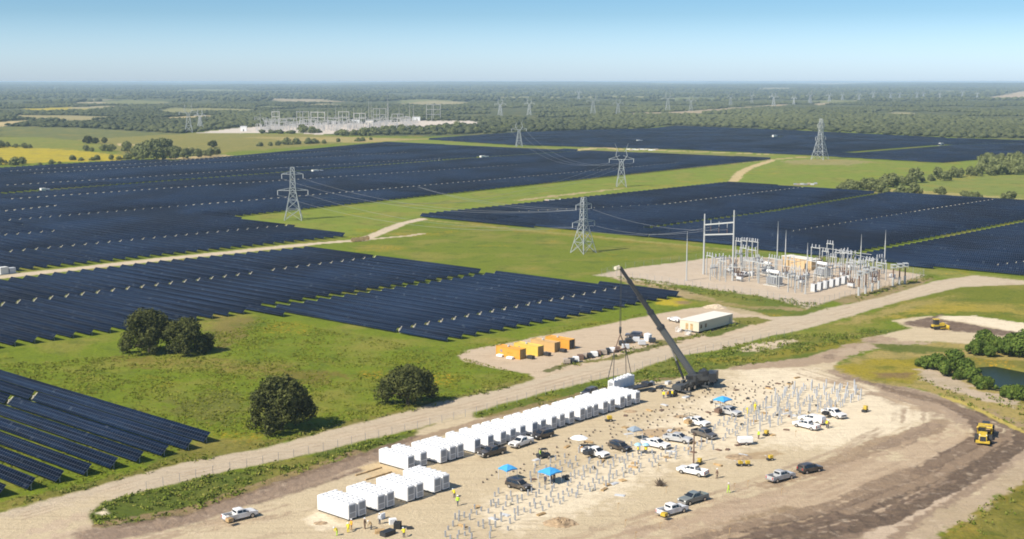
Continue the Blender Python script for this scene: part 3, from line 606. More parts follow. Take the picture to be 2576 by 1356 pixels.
def crown_lobes(rng, w, h, k, base=.12):
    L_ = []
    for i in range(k):
        t_ = rng.uniform(0, 2 * math.pi); e = rng.uniform(-.05, 1) ** 1; r = (w / 2) * math.sqrt(max(0, 1 - (max(e, 0)) ** 2.2)) * rng.uniform(.62, .98)
        rr = rng.uniform(.13, .25) * w * .60; r = min(r * (.86 + .22 * math.sin(2 * t_ + k) + .10 * math.sin(5 * t_)), w / 2 - rr * .4); z = h * base + rr * .8 + max(0, e) * (h * (1 - base) - rr * 1.7)
        L_.append(((r * math.cos(t_), r * math.sin(t_), z), rr))
    L_.append(((0, 0, h * .5), w * .30)); return L_
def make_tree(name, w, h, seed, leaf, n, size, label, cat, loc, group=None, rz=0, k=16, base=.12, trunk=.3):
    rng = np.random.default_rng(seed); t = thing(name, label, cat, tuple(loc), rz, group); lobes = crown_lobes(rng, w, h, k, base)
    v, f = leaf_cloud(rng, lobes, n, size, h * base * .6); mesh_np('crown', v, f, leaf, t)
    m = MB(); m.tube((0, 0, -.3), (.1, .05, h * .3), trunk, 8, trunk * .7)
    for (x, y, z), r in lobes[:7]: m.tube((.1, .05, h * .22), (x * .8, y * .8, z), trunk * .45, 5, trunk * .12)
    m.build('trunk', bark, t); return t
big = [('oak_tree', 14.0, 11.8, 1, (376, 886), 'large dark round oak, the left of the touching pair behind the meadow', 20000),
       ('oak_tree', 13.0, 9.6, 2, (467, 889), 'smaller dark oak touching the big one, right of the pair', 15000),
       ('oak_tree', 13.6, 11.8, 3, (708, 1081), 'tall ragged dark oak standing alone in the meadow near the dirt road', 20000),
       ('oak_tree', 12.6, 8.8, 4, (1026, 1018), 'low wide dark oak by the road near the yellow containers', 17000)]
for nm, w_, h_, sd, p, lab, n in big: make_tree(nm, w_ * 1.04, h_ * 1.02, sd, oak_leaf, int(n * .62), .25, lab, 'tree', S(*p), 'lone oaks in the near meadow' if 0 else None, 0, 38, .03, .45)
# prototypes for middle distance trees
protos = []
def stand(pts, leafk, label, group, name='tree', w=8, h=6, n=800, size=.5, cat='tree', var=.3):
    P_ = []
    for j in range(3): P_.append((name, leafk, w, h, n, size))
    roots = []
    for j, q_ in enumerate(pts):
        x, y = q_[:2]; sc_ = q_[2] if len(q_) > 2 else 1.0
        if j < 3:
            t = make_tree(name, w, h, 50 + j + len(group), leafk, n, size, label, cat, S(x, y), group, 0, 9, .05, .25); roots.append(t)
        else: t = copy_tree(roots[j % 3], tuple(S(x, y)), random.uniform(0, 6.28))
        s_ = sc_ * random.uniform(1 - var, 1 + var); t.scale = (s_, s_, s_ * random.uniform(.85, 1.15))
    return roots
# unique middle-distance trees keep labels of their own
stand([(536, 371, 1.5)], oak_leaf, 'round dark tree alone on a thin trunk in the tan pasture, upper left', 'a', 'tree', 8, 6.5, 1500, .5)
stand([(222, 361, 1.3), (240, 361, 1.6), (262, 360, 1.2)], oak_leaf, 'blue-dark tree in the small clump above the yellow field', 'dark clump above the yellow field', 'tree', 9, 6, 900, .6)
stand([(335, 388), (352, 390, 1.1), (372, 393, 1.2), (392, 392, 1.4), (410, 389, 1.3), (428, 391, 1.1), (446, 392, 1.2), (468, 393), (340, 398, 1), (418, 398, 1.1), (440, 401, .9), (462, 399, .8), (368, 384, 1.1), (350, 380, .9), (320, 385, .9), (398, 402, 1.1), (360, 402, .9), (482, 392, .8), (500, 390, .7), (516, 393, .7), (498, 396, .6), (528, 394, .7), (545, 391, .7), (405, 380, 1.2), (385, 382, 1.1), (425, 378, .9)],
      mid_leaf, 'bushy pale green tree in the thicket at the upper left edge of the panels', 'thicket above the upper left panels', 'tree', 14, 10.5, 1300, .65)
stand([(216, 380, .8), (232, 381, .7), (262, 380, 1), (280, 381, .8), (18, 370, .8), (40, 372, .9), (62, 373, .9), (75, 373, .8), (2, 372, 1)], mid_leaf, 'small tree in the hedge line across the yellow-green fields', 'hedge trees in the yellow fields', 'tree', 12, 7, 800, .6)
stand([(38, 416), (56, 413, .8), (0, 415, .9), (182, 403, .8), (205, 405, .5), (232, 404, .7), (244, 403, .8), (280, 402, .7), (300, 402, .5), (130, 414, .5), (150, 413, .4), (100, 416, .5), (322, 401, .8), (345, 402, .5)],
      mid_leaf, 'small bush along the far left border of the panels', 'bushes along the far left panel border', 'bush', 12, 6.5, 800, .6, 'bush')
stand([(700, 366, .7), (722, 364), (745, 363, .9), (775, 362, 1), (790, 361, .8), (815, 361, .9), (850, 357, .6), (900, 356, .7), (912, 355, .7), (932, 352, .5), (655, 368, .8), (680, 367, .7)],
      mid_leaf, 'bush on the dry pasture edge above the panels', 'bushes on the dry pasture edge', 'bush', 12, 5.5, 800, .7, 'bush')
stand([(760, 334, 1.2), (785, 335, 1.3), (800, 334, .9), (868, 342, 1.1), (890, 341, 1), (915, 342, 1.2), (940, 338, 1.2), (965, 334, 1.1), (985, 332, 1), (1010, 330, 1.2), (1040, 329, 1.1), (1060, 334, 1), (1090, 331, 1.3), (1120, 329, 1.2), (1150, 326, 1.1), (1180, 330, 1), (1200, 334, 1.1), (1240, 331, 1.2), (1270, 328, 1.1), (1140, 338, .9), (1010, 338, .9)],
      mid_leaf, 'dark scrub tree at the near edge of the distant substation yard', 'scrub before the distant substation', 'tree', 14, 7, 700, .9)
stand([(2118, 482, 1), (2135, 478, 1.2), (2155, 482, 1.2), (2172, 477, 1), (2190, 482, 1), (2205, 476, 1), (2225, 470, 1.3), (2245, 472, 1.2), (2268, 466, 1.2), (2285, 468, 1.3), (2300, 460, 1.2), (2318, 458, .9), (2340, 455, 1.1), (2358, 450, 1.2), (2375, 455, 1.0), (2398, 447, 1.1), (2415, 445, 1.2), (2438, 441, 1.3), (2455, 443, 1.2)],
      mid_leaf, 'grey-green tree in the hedgerow running behind the right block of panels', 'hedgerow behind the right block', 'tree', 8.5, 7, 900, .5)
stand([(x + random.uniform(-5, 5), y + random.uniform(-3, 3), random.uniform(1, 1.5)) for x in range(2470, 2640, 17) for y in (440, 428, 416, 407)],
      mid_leaf, 'dark tree in the dense wood at the right edge above the green field', 'dense wood at the right edge', 'tree', 9, 7, 900, .55)
stand([(2215, 487, .9), (2230, 490, .9), (2265, 490, 1.1), (2282, 491, .9), (2300, 490, 1)], mid_leaf, 'small tree in the short line touching the right panels', 'short tree line touching the right panels', 'tree', 8.5, 6.5, 900, .5)
stand([(2366, 492, .95)], mid_leaf, 'single round tree between the right panels and the green field', 'b', 'tree', 8, 6.5, 1200, .45)
stand([(2425, 498, 1), (2440, 499, .9), (2455, 502, .7)], mid_leaf, 'tree of the clump of three on the green field edge at right', 'clump of three at the field edge', 'tree', 8, 6.5, 1000, .45)
stand([(2526, 505, .9), (2540, 508, .8)], mid_leaf, 'tree of the pair at the right end of the field edge', 'pair at the right field edge', 'tree', 8, 6.5, 1000, .45)
# bushes round the pond
pb = [(2455, 893, .95), (2470, 880, 1.0), (2490, 897, .8), (2505, 884, 1.0), (2530, 892, 1.0), (2545, 876, 1.1), (2560, 898, 1.0), (2580, 884, 1.2), (2600, 900, 1.1), (2448, 885, .7), (2477, 850, .5)]
stand(pb, bright_leaf, 'green leafy bush on the far bank of the pond', 'bushes on the far bank of the pond', 'bush', 6.5, 4.6, 2600, .26, 'bush', .15)
pb = [(2310, 922, .6), (2332, 927, .8), (2356, 930, 1.0), (2378, 944, .7), (2402, 930, 1.15), (2428, 944, 1.0), (2445, 964, .75), (2462, 972, .7), (2482, 980, .7), (2408, 955, .6)]
stand(pb, bright_leaf, 'green leafy bush on the left bank of the pond', 'bushes on the left bank of the pond', 'bush', 6.5, 4.8, 2600, .26, 'bush', .15)
pb = [(2527, 1000, .62), (2545, 1004, .7), (2562, 1006, .7), (2580, 1006, .8)]
stand(pb, bright_leaf, 'green leafy bush on the near bank of the pond at the right edge', 'bushes on the near bank of the pond', 'bush', 6, 4, 2400, .26, 'bush', .1)
# ---- weeds: tiny clumps along verges and pad edges
def scatter(poly, dens, lo=.25, hi=.7):
    g = np.array(gp(poly)); x0, y0 = g.min(0); x1, y1 = g.max(0); n = int((x1 - x0) * (y1 - y0) * dens)
    x = RNG.uniform(x0, x1, n); y = RNG.uniform(y0, y1, n); k = (sdist(x, y, g) > 0) & (fnoise(x / 4, y / 4, 77) > RNG.uniform(.32, .62, n)); x, y = x[k], y[k]
    return np.stack([x, y, RNG.uniform(lo, hi, len(x))], 1)
areas = [([(221, 1290), (307, 1250), (500, 1204), (769, 1149), (929, 1110), (1044, 1086), (894, 1145), (644, 1228), (464, 1294), (250, 1332)], 1.6),
         ([(1190, 1045), (1448, 972), (1594, 941), (1715, 895), (1960, 848), (2291, 824), (2156, 855), (1931, 910), (1680, 956), (1448, 998), (1205, 1052)], 1.1),
         ([(1374, 938), (1420, 912), (1640, 868), (1700, 852), (1850, 812), (1900, 810), (1830, 830), (1640, 880), (1500, 910)], .8),
         ([(1540, 695), (1720, 716), (1931, 745), (2080, 768), (2080, 780), (1931, 762), (1700, 735), (1580, 708)], .9),
         ([(2150, 748), (2330, 690), (2350, 700), (2250, 730), (2160, 760)], .9),
         ([(2290, 940), (2360, 960), (2470, 990), (2575, 1010), (2575, 1085), (2466, 1035), (2359, 990)], .4),
         ([(2575, 1205), (2466, 1268), (2330, 1356), (2600, 1400)], .18),
         ([(0, 1262), (330, 1188), (640, 1118), (1290, 962), (1340, 948), (1290, 975), (640, 1130), (0, 1285)], .8)]
pts = np.concatenate([scatter(a, d * .75) for a, d in areas]); vs_, fs_ = [], []
nlf = 9; n = len(pts); base = np.repeat(pts, nlf, 0); rng = RNG; m_ = len(base)
off = rng.normal(size=(m_, 3)) * base[:, 2:3] * np.array([.55, .55, .35]); ctr = np.stack([base[:, 0], base[:, 1], base[:, 2] * .45], 1) + off; ctr[:, 2] = np.abs(ctr[:, 2])
a = rng.normal(size=(m_, 3)); a /= np.linalg.norm(a, axis=1)[:, None]; nn_ = rng.normal(size=(m_, 3)); c = np.cross(a, nn_); c /= np.linalg.norm(c, axis=1)[:, None]
s_ = base[:, 2:3] * .42; v = np.stack([ctr - a * s_, ctr - c * s_ * .7, ctr + a * s_, ctr + c * s_ * .7], 1).reshape(-1, 3)
tag(mesh_np('weeds', v, np.arange(len(v)).reshape(-1, 4), weed_leaf), 'weeds and low scrub along the dirt verges', None, None, 'stuff')
# meadow grass clumps, low and small
g = np.array(gp([(-20, 900), (300, 900), (660, 800), (1095, 880), (1700, 775), (1230, 874), (1150, 895), (1340, 950), (640, 1120), (-20, 1275)]))
x0, y0 = g.min(0); x1, y1 = g.max(0); n = 80000; x = RNG.uniform(x0, x1, n); y = RNG.uniform(y0, y1, n); k = (sdist(x, y, g) > 0) & (fnoise(x / 7, y / 7, 5) > RNG.uniform(.35, .65, n)); x, y = x[k], y[k]
h = RNG.uniform(.10, .26, len(x)); base = np.repeat(np.stack([x, y, h], 1), 4, 0); m_ = len(base)
ctr = np.stack([base[:, 0], base[:, 1], base[:, 2] * .5], 1) + rng.normal(size=(m_, 3)) * .2 * np.array([1, 1, .2]); a = rng.normal(size=(m_, 3)); a /= np.linalg.norm(a, axis=1)[:, None]; c = np.cross(a, rng.normal(size=(m_, 3))); c /= np.linalg.norm(c, axis=1)[:, None]
s_ = base[:, 2:3] * .9; v = np.stack([ctr - a * s_, ctr - c * s_ * .7, ctr + a * s_, ctr + c * s_ * .7], 1).reshape(-1, 3)
grass_leaf = leafmat('grass_blades', (.12, .14, .010), (.155, .18, .012), (.24, .22, .04))
tag(mesh_np('grass', v, np.arange(len(v)).reshape(-1, 4), grass_leaf), 'tussocks in the near meadow', None, None, 'stuff')
# ---- far woodland: thousands of crowns
wl = bpy.data.materials.new('woodland_leaves'); wl.use_nodes = True; t = wl.node_tree; b = t.nodes['Principled BSDF']; L = t.links.new; b.inputs['Roughness'].default_value = .9; b.inputs['Specular IOR Level'].default_value = .1
geo = nn('ShaderNodeNewGeometry'); at = nn('ShaderNodeAttribute', attribute_name='tint'); c_ = mixn('', at.outputs['Fac'], (.026, .036, .015), (.10, .112, .044))
c_ = mixn('', rampn(noise(.5, 3), .45, .65, 0, .5), c_, (.14, .135, .06)); L(c_, b.inputs['Base Color'])
def ico(sub):
    bm = bmesh.new(); bmesh.ops.create_icosphere(bm, subdivisions=sub, radius=1); bm.verts.ensure_lookup_table()
    v = np.array([x.co[:] for x in bm.verts]); f = np.array([[q.index for q in fc.verts] for fc in bm.faces]); bm.free(); return v, f
FIELDS = [np.array(gp(p)) for k_, p, c, fe, ra, vg, ob in LAY[1:20 + len(FX)] if k_ == 'p' and c is not WOOD and max(q[1] for q in p) > 225] + [np.array(gp(p)) for p in
  ([(1073, 352), (1287, 334), (1490, 329), (1514, 327), (1634, 324), (1690, 316), (1930, 325), (2385, 347), (2575, 353), (4000, 420), (4000, 1500), (-3000, 1500), (-3000, 440), (0, 380), (312, 388), (400, 372), (560, 378), (640, 350), (860, 342), (960, 350)],)]
def wood(name, ylo, yhi, n, r0, r1, sub, seed, label, thr=.42):
    rng = np.random.default_rng(seed); d0, d1 = S(CX, yhi).y, S(CX, ylo).y
    Yr = np.sqrt(rng.uniform(d0 ** 2, d1 ** 2, n)); Xr = rng.uniform(-.47, .47, n) * Yr
    k = fnoise(Xr / 260, Yr / 420, 91, 4) > thr
    for f_ in FIELDS: k &= ~(sdist(Xr, Yr, f_) > -8)
    Xr, Yr = Xr[k], Yr[k]; n = len(Xr); vb, fb = ico(sub); r = rng.uniform(r0, r1, n)
    far_ = np.clip((np.hypot(Xr, Yr) - 7000) / 16000, 0, 1); z0 = np.minimum(70, far_ * 96 * fnoise(Xr / 4200, Yr / 11000, 31, 3) ** 1.0)
    v = vb[None] * (1 + rng.normal(size=(n, len(vb), 1)) * .18); v = v * np.stack([r, r * rng.uniform(.8, 1.2, n), r * rng.uniform(.4, .65, n)], 1)[:, None]
    v[:, :, 0] += Xr[:, None]; v[:, :, 1] += Yr[:, None]; v[:, :, 2] = np.maximum(v[:, :, 2] + (r * .45)[:, None], -.3) + z0[:, None]
    f = fb[None] + (np.arange(n) * len(vb))[:, None, None]; ti = np.repeat(np.clip(rng.uniform(0, 1, n) ** 1.5 * .5 + (fnoise(Xr / 420, Yr / 900, 55, 3) - .3) * 1.1, 0, 1), len(vb))
    o = mesh_np(name, v.reshape(-1, 3), f.reshape(-1, f.shape[-1]), wl, attrs={'tint': ('FLOAT', ti)}); tag(o, label, None, None, 'stuff'); print(name, n)
wood('woodland', 258, 348, 80000, 2.2, 6.5, 1, 5, 'dense scrub woodland beyond the solar field', .43)
wood('distant_woodland', 219, 258, 70000, 5, 13, 1, 6, 'hazy blue-green woodland near the horizon', .45)
# ================================================================ WORK YARD
white = mat('white_powder_coat', (.74, .74, .73), .5); greyp = mat('grey_panel', (.50, .51, .52), .5); dkgrey = mat('dark_grey_metal', (.045, .048, .052), .45, .3)
black = mat('black_rubber', (.018, .018, .018), .8); glass = mat('tinted_glass', (.015, .02, .028), .08, 0, spec=.7); chrome = mat('bright_metal', (.55, .55, .56), .3, .8)
hivis = mat('hi_vis_yellow', (.75, .62, .02), .7); hivisg = mat('hi_vis_green', (.42, .68, .03), .7); orange = mat('hi_vis_orange', (.85, .36, .03), .7); skin = mat('skin', (.42, .24, .16), .6)
denim = mat('work_trousers', (.05, .06, .09), .8); brownc = mat('brown_cloth', (.16, .10, .07), .8); timber = mat('timber', (.40, .27, .13), .8, var=.3, scale=2)
yelp = mat('machine_yellow', (.52, .36, .035), .45, var=.15, scale=2); dirt = mat('spoil_soil', (.30, .215, .13), .95, var=.35, scale=1.2, bump=.6); concrete = mat('concrete', (.42, .40, .36), .9, var=.15, scale=2)
# ---- battery cabinets
def cabinet(label, loc, group=None):
    t = thing('battery_cabinet', label, 'battery cabinet', tuple(loc), YV, group); Lc, Wc, Hc = 7.9, 1.75, 2.75
    m = MB(); m.box((0, 0, .25 + (Hc - .25) / 2), (Lc, Wc, Hc - .25)); m.build('casing', white, t, bevel=.04)
    m = MB(); [m.box((x, 0, .1), (.25, Wc - .1, .3)) for x in (-3.6, -1.2, 1.2, 3.6)]; m.box((0, -.7, .14), (Lc - .2, .12, .2)); m.box((0, .7, .14), (Lc - .2, .12, .2)); m.build('skid', dkgrey, t)
    rf = MB(); rf.box((0, 0, Hc + .05), (Lc - .25, Wc - .2, .1)).build('roof', white, t, bevel=.03)
    fan = None
    for i in range(6):
        for s in (-.42, .42):
            if fan is None:
                m = MB(); m.tube((0, 0, 0), (0, 0, .16), .33, 12); m.tube((0, 0, .16), (0, 0, .19), .11, 8); fan = m.build('fan', greyw, t, loc=(-3.2 + i * 1.28, s, Hc + .09))
            else: c = fan.copy(); COL.objects.link(c); c.parent = t; c.location = (-3.2 + i * 1.28, s, Hc + .09)
    d0 = None
    for i in range(6):
        for s in (-1, 1):
            p = (-3.28 + i * 1.31, s * (Wc / 2 + .015), 1.62)
            if d0 is None: d0 = MB().box((0, 0, 0), (1.24, .035, 2.05)).build('door', white, t, loc=p, bevel=.012)
            else: c = d0.copy(); COL.objects.link(c); c.parent = t; c.location = p
    m = MB()
    for s in (-1, 1): m.box((0, s * (Wc / 2 + .02), .47), (Lc - .1, .03, .14))
    m.build('seam_rail', greyw, t)
    for s in (-1, 1):
        e = MB().box((s * (Lc / 2 + .02), 0, 1.95), (.05, 1.25, 1.2)).build('end_vent', endg, t, bevel=.01)
        m = MB(); [m.box((s * (Lc / 2 + .05), 0, 1.5 + k * .14), (.03, 1.1, .05)) for k in range(7)]; m.build('louvre', dkm, e)
        MB().box((s * (Lc / 2 + .02), 0, .82), (.05, 1.25, .75)).build('end_hatch', endg, t, bevel=.01)
    return t
endg = mat('end_grey', (.34, .35, .37), .5); greyw = mat('fan_grey', (.66, .66, .66), .5); dkm = mat('louvre_grey', (.28, .29, .30), .5)
HALF = V * 3.95
def cab_pos(x, y): return S(x, y) + V * 3.95 + U * .875       # from the near bottom end corner on the lit side
cab0 = None; CABS = []
def put_cab(p, label, group, dv=0):
    global cab0
    if cab0 is None: cab0 = cabinet(label, p, group); c = cab0
    else: c = copy_tree(cab0, tuple(p), YV, label, group)
    CABS.append(p); return c
front = [(877, 1311), (950, 1288), (1025, 1265), (1092, 1243)]
for i, (x, y) in enumerate(front):
    p = cab_pos(x, y)
    put_cab(p, f'white battery cabinet, near one of the {ordn(i)} front pair from the left', 'battery cabinets in the four front pairs')
    put_cab(p + U * 2.15, f'white battery cabinet, far one of the {ordn(i)} front pair from the left', 'battery cabinets in the four front pairs')
p = cab_pos(1026, 1186); put_cab(p, 'white battery cabinet on timbers behind the third front pair, the nearer of two', 'battery cabinets in the two behind'); put_cab(p + U * 3.3, 'white battery cabinet on timbers behind the third front pair, the farther of two', 'battery cabinets in the two behind')
x = [(1108, 1168), (1128, 1160), (1150, 1156), (1187, 1140), (1225, 1131), (1248, 1119), (1274, 1112), (1297, 1104), (1329, 1095), (1352, 1089), (1380, 1081), (1402, 1075), (1427, 1068), (1456, 1060), (1470, 1054), (1491, 1050), (1512, 1042), (1532, 1037), (1555, 1029), (1573, 1024), (1598, 1018)]
a0, a1 = cab_pos(1108, 1168), cab_pos(1598, 1018); n = len(x); Lr = (a1 - a0).length; ud = (a1 - a0).normalized()
tt_ = [(cab_pos(*q_) - a0).dot(ud) for q_ in x]
tt_[0] = 0; tt_[-1] = Lr
for i in range(1, n): tt_[i] = max(tt_[i], tt_[i - 1] + 2.1)
over = tt_[-1] / Lr
for i in range(n):
    put_cab(a0 + ud * (tt_[i] / over), f'white battery cabinet, {ordn(i)} from the near end of the long row', 'battery cabinets in the long row')
# lifted cabinet, wrapped, hanging from the crane
ctrl = S(1562, 984); lc = copy_tree(cab0, (ctrl.x, ctrl.y, .55), YU - .02, 'white wrapped battery cabinet hanging from the crane slings', None)
lc['group'] = 'battery cabinet on the crane'; lc.rotation_euler = (R(2), R(-3), YU - .02)
# ---- pickups and cars
def wheels(t, xs, yw, r=.40, w_=.27):
    w0 = None
    for x in xs:
        for s in (-1, 1):
            if w0 is None:
                w0 = MB().tube((0, -w_ / 2, 0), (0, w_ / 2, 0), r, 16).build('wheel', black, t, loc=(x, s * yw, r), bevel=.03)
                MB().tube((0, -w_ / 2 - .01, 0), (0, w_ / 2 + .01, 0), r * .6, 12).build('rim', chrome, w0)
            else:
                c = w0.copy(); COL.objects.link(c); c.parent = t; c.location = (x, s * yw, r); d = w0.children[0].copy(); COL.objects.link(d); d.parent = c
def lamps(t, xf, xr, y, zf, zr):
    hm_, tmn = mat_c('lamp_lens', (.75, .75, .72), .2), mat_c('red_lens', (.45, .02, .02), .3)
    for s in (-1, 1): MB().box((xf, s * y, zf), (.12, .36, .18)).build('headlight', hm_, t); MB().box((xr, s * y, zr), (.08, .16, .42)).build('tail_light', tmn, t)
_mc = {}
def mat_c(n, *a, **k):
    if n not in _mc: _mc[n] = mat(n, *a, **k)
    return _mc[n]
PAINT = {'white': (.80, .80, .79), 'black': (.012, .013, .018), 'silver': (.46, .47, .48), 'green': (.13, .17, .18), 'dark grey': (.05, .055, .065), 'navy': (.02, .028, .05)}
def paint(c): return mat_c('paint_' + c.replace(' ', '_'), PAINT[c], .34, 0, spec=.5, coat=.3, col2=tuple(a * .6 + b * .22 for a, b in zip(PAINT[c], (.5, .4, .28))), scale=.7)
def arch(x0, r, n=5): return [(x0 + r * math.cos(math.pi * (1 - k / n)), .42 + r * math.sin(math.pi * (1 - k / n)) * .82) for k in range(n + 1)]
def pickup(colr_, label, loc, rz, load=None, bed='open', group=None, two_tone=False):
    t = thing('pickup_truck', label, 'pickup truck', tuple(loc), rz, group); pm_ = paint(colr_)
    # lower body profile, x forward, length 5.8
    low = [(-2.9, .55)] + arch(-1.85, .5) + arch(1.85, .5) + [(2.85, .50), (2.92, .75), (2.86, 1.0), (2.6, 1.12), (1.1, 1.22), (.95, 1.22), (.95, .95), (-1.05, .95), (-1.05, .62), (-2.8, .62), (-2.8, .60)]
    low = [(-2.9, .50)] + arch(-1.85, .48) + arch(1.85, .48) + [(2.88, .48), (2.94, .80), (2.86, 1.02), (2.55, 1.14), (1.15, 1.24), (-.98, 1.24), (-.98, .70), (-2.9, .70)]
    m = MB(); m.prof(low, -.98, .98); body = m.build('body', pm_, t, bevel=.05)
    m = MB()                                                     # bed walls
    for s in (-1, 1): m.box((-1.93, s * .92, .97), (1.94, .12, .54))
    m.box((-2.84, 0, .97), (.12, 1.72, .54)); m.build('bed_side', pm_, t, bevel=.03)
    MB().box((-1.9, 0, .73), (1.78, 1.7, .05)).build('bed_floor', mat_c('bed_liner', (.05, .048, .045), .8), t)
    cab_ = [(1.35, 1.22), (.55, 1.78), (.25, 1.86), (-.75, 1.86), (-.92, 1.78), (-1.02, 1.22)]
    m = MB(); m.prof(cab_, -.92, .92, .16, 1.5); m.build('cab', pm_, t, bevel=.05)
    gl = MB(); gl.add([(1.30, -.76, 1.30), (1.30, .76, 1.30), (.62, .66, 1.76), (.62, -.66, 1.76)], [(0, 1, 2, 3)]).add([(x + .035, y, z + .03) for x, y, z in [(1.30, -.76, 1.30), (1.30, .76, 1.30), (.62, .66, 1.76), (.62, -.66, 1.76)]], [(0, 1, 2, 3), ])
    gl.build('windscreen', glass, t)
    MB().box((-.995, 0, 1.52), (.05, 1.3, .36)).build('rear_window', glass, t)
    for s in (-1, 1):
        for (a_, b_) in ((.15, .95), (-.78, .05)):
            q_ = MB(); q_.add([(a_, s * .915, 1.30), (b_, s * .915, 1.30), (min(b_, .55), s * .80, 1.70), (a_, s * .80, 1.70)], [(0, 1, 2, 3)]); q_.add([(a_, s * .935, 1.30), (b_, s * .935, 1.30), (min(b_, .55), s * .82, 1.72), (a_, s * .82, 1.72)], [(0, 1, 2, 3)]); q_.build('side_window', glass, t)
        MB().box((.98, s * 1.06, 1.34), (.12, .2, .2)).build('mirror', black, t)
    MB().box((2.95, 0, .58), (.12, 1.9, .24)).build('front_bumper', chrome, t, bevel=.02); MB().box((-2.98, 0, .58), (.14, 1.9, .22)).build('rear_bumper', chrome, t, bevel=.02)
    MB().box((2.93, 0, .88), (.06, 1.1, .26)).build('grille', black, t)
    lamps(t, 2.86, -2.92, .78, .92, .95); wheels(t, (-1.85, 1.85), .86)
    if bed == 'cap': m = MB(); m.prof([(-1.05, 1.24), (-2.86, 1.24), (-2.7, 1.78), (-1.05, 1.84)], -.95, .95, .12, 1.5); m.build('bed_cap', pm_, t, bevel=.04)
    if bed == 'rack':
        m = MB(); [m.bar((x, s * .93, 1.2), (x, s * .93, 2.0), .06) for x in (-2.8, -1.15) for s in (-1, 1)]; [m.bar((-2.85, s * .93, 2.0), (-.3, s * .93, 2.0), .06) for s in (-1, 1)]; [m.bar((x, -.93, 2.0), (x, .93, 2.0), .06) for x in (-2.8, -1.15)]; m.build('ladder_rack', black, t)
    if bed == 'box':
        for s in (-1, 1): MB().box((-1.9, s * .93, 1.3), (1.9, .3, .3)).build('tool_box', pm_, t, bevel=.02)
    return t
def suv(colr_, label, loc, rz, group=None, name='suv', low_car=False):
    t = thing(name, label, 'car', tuple(loc), rz, group); pm_ = paint(colr_); k = .85 if low_car else 1
    low = [(-2.4, .48)] + arch(-1.5, .46) + arch(1.45, .46) + [(2.38, .46), (2.45, .75), (2.35, 1.0), (1.15, 1.12), (-2.4, 1.12), (-2.46, .8)]
    MB().prof(low, -.95, .95).build('body', pm_, t, bevel=.06)
    cb_ = [(1.25, 1.10), (.45, 1.68 * k), (.1, 1.76 * k), (-1.9, 1.74 * k), (-2.15, 1.66 * k), (-2.4, 1.10)]
    if low_car: cb_ = [(1.1, 1.10), (.35, 1.46), (0, 1.5), (-1.0, 1.48), (-1.75, 1.10)]
    MB().prof(cb_, -.90, .90, .16, 1.3).build('cab', pm_, t, bevel=.05); top_ = 1.64 * k
    q_ = MB(); q_.add([(1.24, -.74, 1.18), (1.24, .74, 1.18), (.52, .66, top_), (.52, -.66, top_)], [(0, 1, 2, 3)]); q_.add([(1.29, -.74, 1.2), (1.29, .74, 1.2), (.57, .66, top_ + .02), (.57, -.66, top_ + .02)], [(0, 1, 2, 3)]); q_.build('windscreen', glass, t)
    if not low_car: MB().box((-2.33, 0, 1.42 * k), (.1, 1.35, .34)).build('rear_window', glass, t)
    for s in (-1, 1):
        for a_, b_ in ((.1, .85), (-.85, 0)) + (() if low_car else ((-1.95, -.95),)):
            q_ = MB(); [q_.add([(a_, s * y0_, 1.18), (b_, s * y0_, 1.18), (min(b_, .42), s * (y0_ - .12), top_ - .06), (a_, s * (y0_ - .12), top_ - .06)], [(0, 1, 2, 3)]) for y0_ in (.90, .925)]; q_.build('side_window', glass, t)
        MB().box((.9, s * 1.02, 1.2), (.12, .18, .16)).build('mirror', black, t)
    MB().box((2.43, 0, .56), (.1, 1.8, .22)).build('front_bumper', black, t, bevel=.02); MB().box((-2.46, 0, .56), (.1, 1.8, .22)).build('rear_bumper', black, t, bevel=.02); MB().box((2.42, 0, .84), (.06, 1.0, .2)).build('grille', black, t)
    lamps(t, 2.38, -2.42, .72, .88, 1.0); wheels(t, (-1.5, 1.45), .83, .37, .24)
    return t
VEH = []
def veh(kind, c, front_, rear_, label, **k):
    f_, r_ = S(*front_), S(*rear_); p = (f_ + r_) / 2; VEH.append(p); return (pickup if kind == 'p' else suv)(c, label, p, yaw(r_, f_), **k)
G1 = 'pickup trucks parked in the work yard'
veh('p', 'white', (640, 1296), (566, 1314), 'white pickup truck with a loaded bed, alone at the bottom left of the yard', group=G1)
veh('p', 'black', (1208, 1152), (1266, 1138), 'black pickup truck beside the cabinets, nearest the left canopy', group=G1, bed='box')
veh('p', 'white', (1284, 1130), (1336, 1112), 'white pickup truck parked between two black vehicles along the cabinet row', group=G1)
veh('s', 'black', (1338, 1108), (1390, 1095), 'black suv parked against the middle of the cabinet row', group='cars in the yard')
veh('s', 'black', (1337, 1238), (1272, 1220), 'large black suv among the piles below the blue canopies', group='cars in the yard')
veh('p', 'white', (1524, 1154), (1470, 1140), 'white pickup truck with a dark crate bed, left of the black car', group=G1, bed='rack')
veh('s', 'black', (1584, 1139), (1534, 1125), 'black suv in the middle of the posts, left of a white pickup', group='cars in the yard')
veh('p', 'white', (1684, 1132), (1614, 1118), 'white pickup truck behind two workers with yellow and blue parasols', group=G1)
veh('p', 'silver', (1736, 1116), (1672, 1106), 'silver pickup truck just left of the brown pole', group=G1)
veh('p', 'dark grey', (1796, 1107), (1746, 1092), 'dark pickup truck behind the brown pole', group=G1)
veh('p', 'white', (1784, 1077), (1722, 1062), 'white pickup truck with a timber-loaded bed above the dark pickup', group=G1, bed='rack')
veh('p', 'silver', (1864, 1050), (1800, 1036), 'silver pickup truck just below the right blue canopy', group=G1, bed='rack')
veh('p', 'white', (1707, 1186), (1776, 1200), 'clean white pickup truck facing left, alone below the brown pole', group=G1)
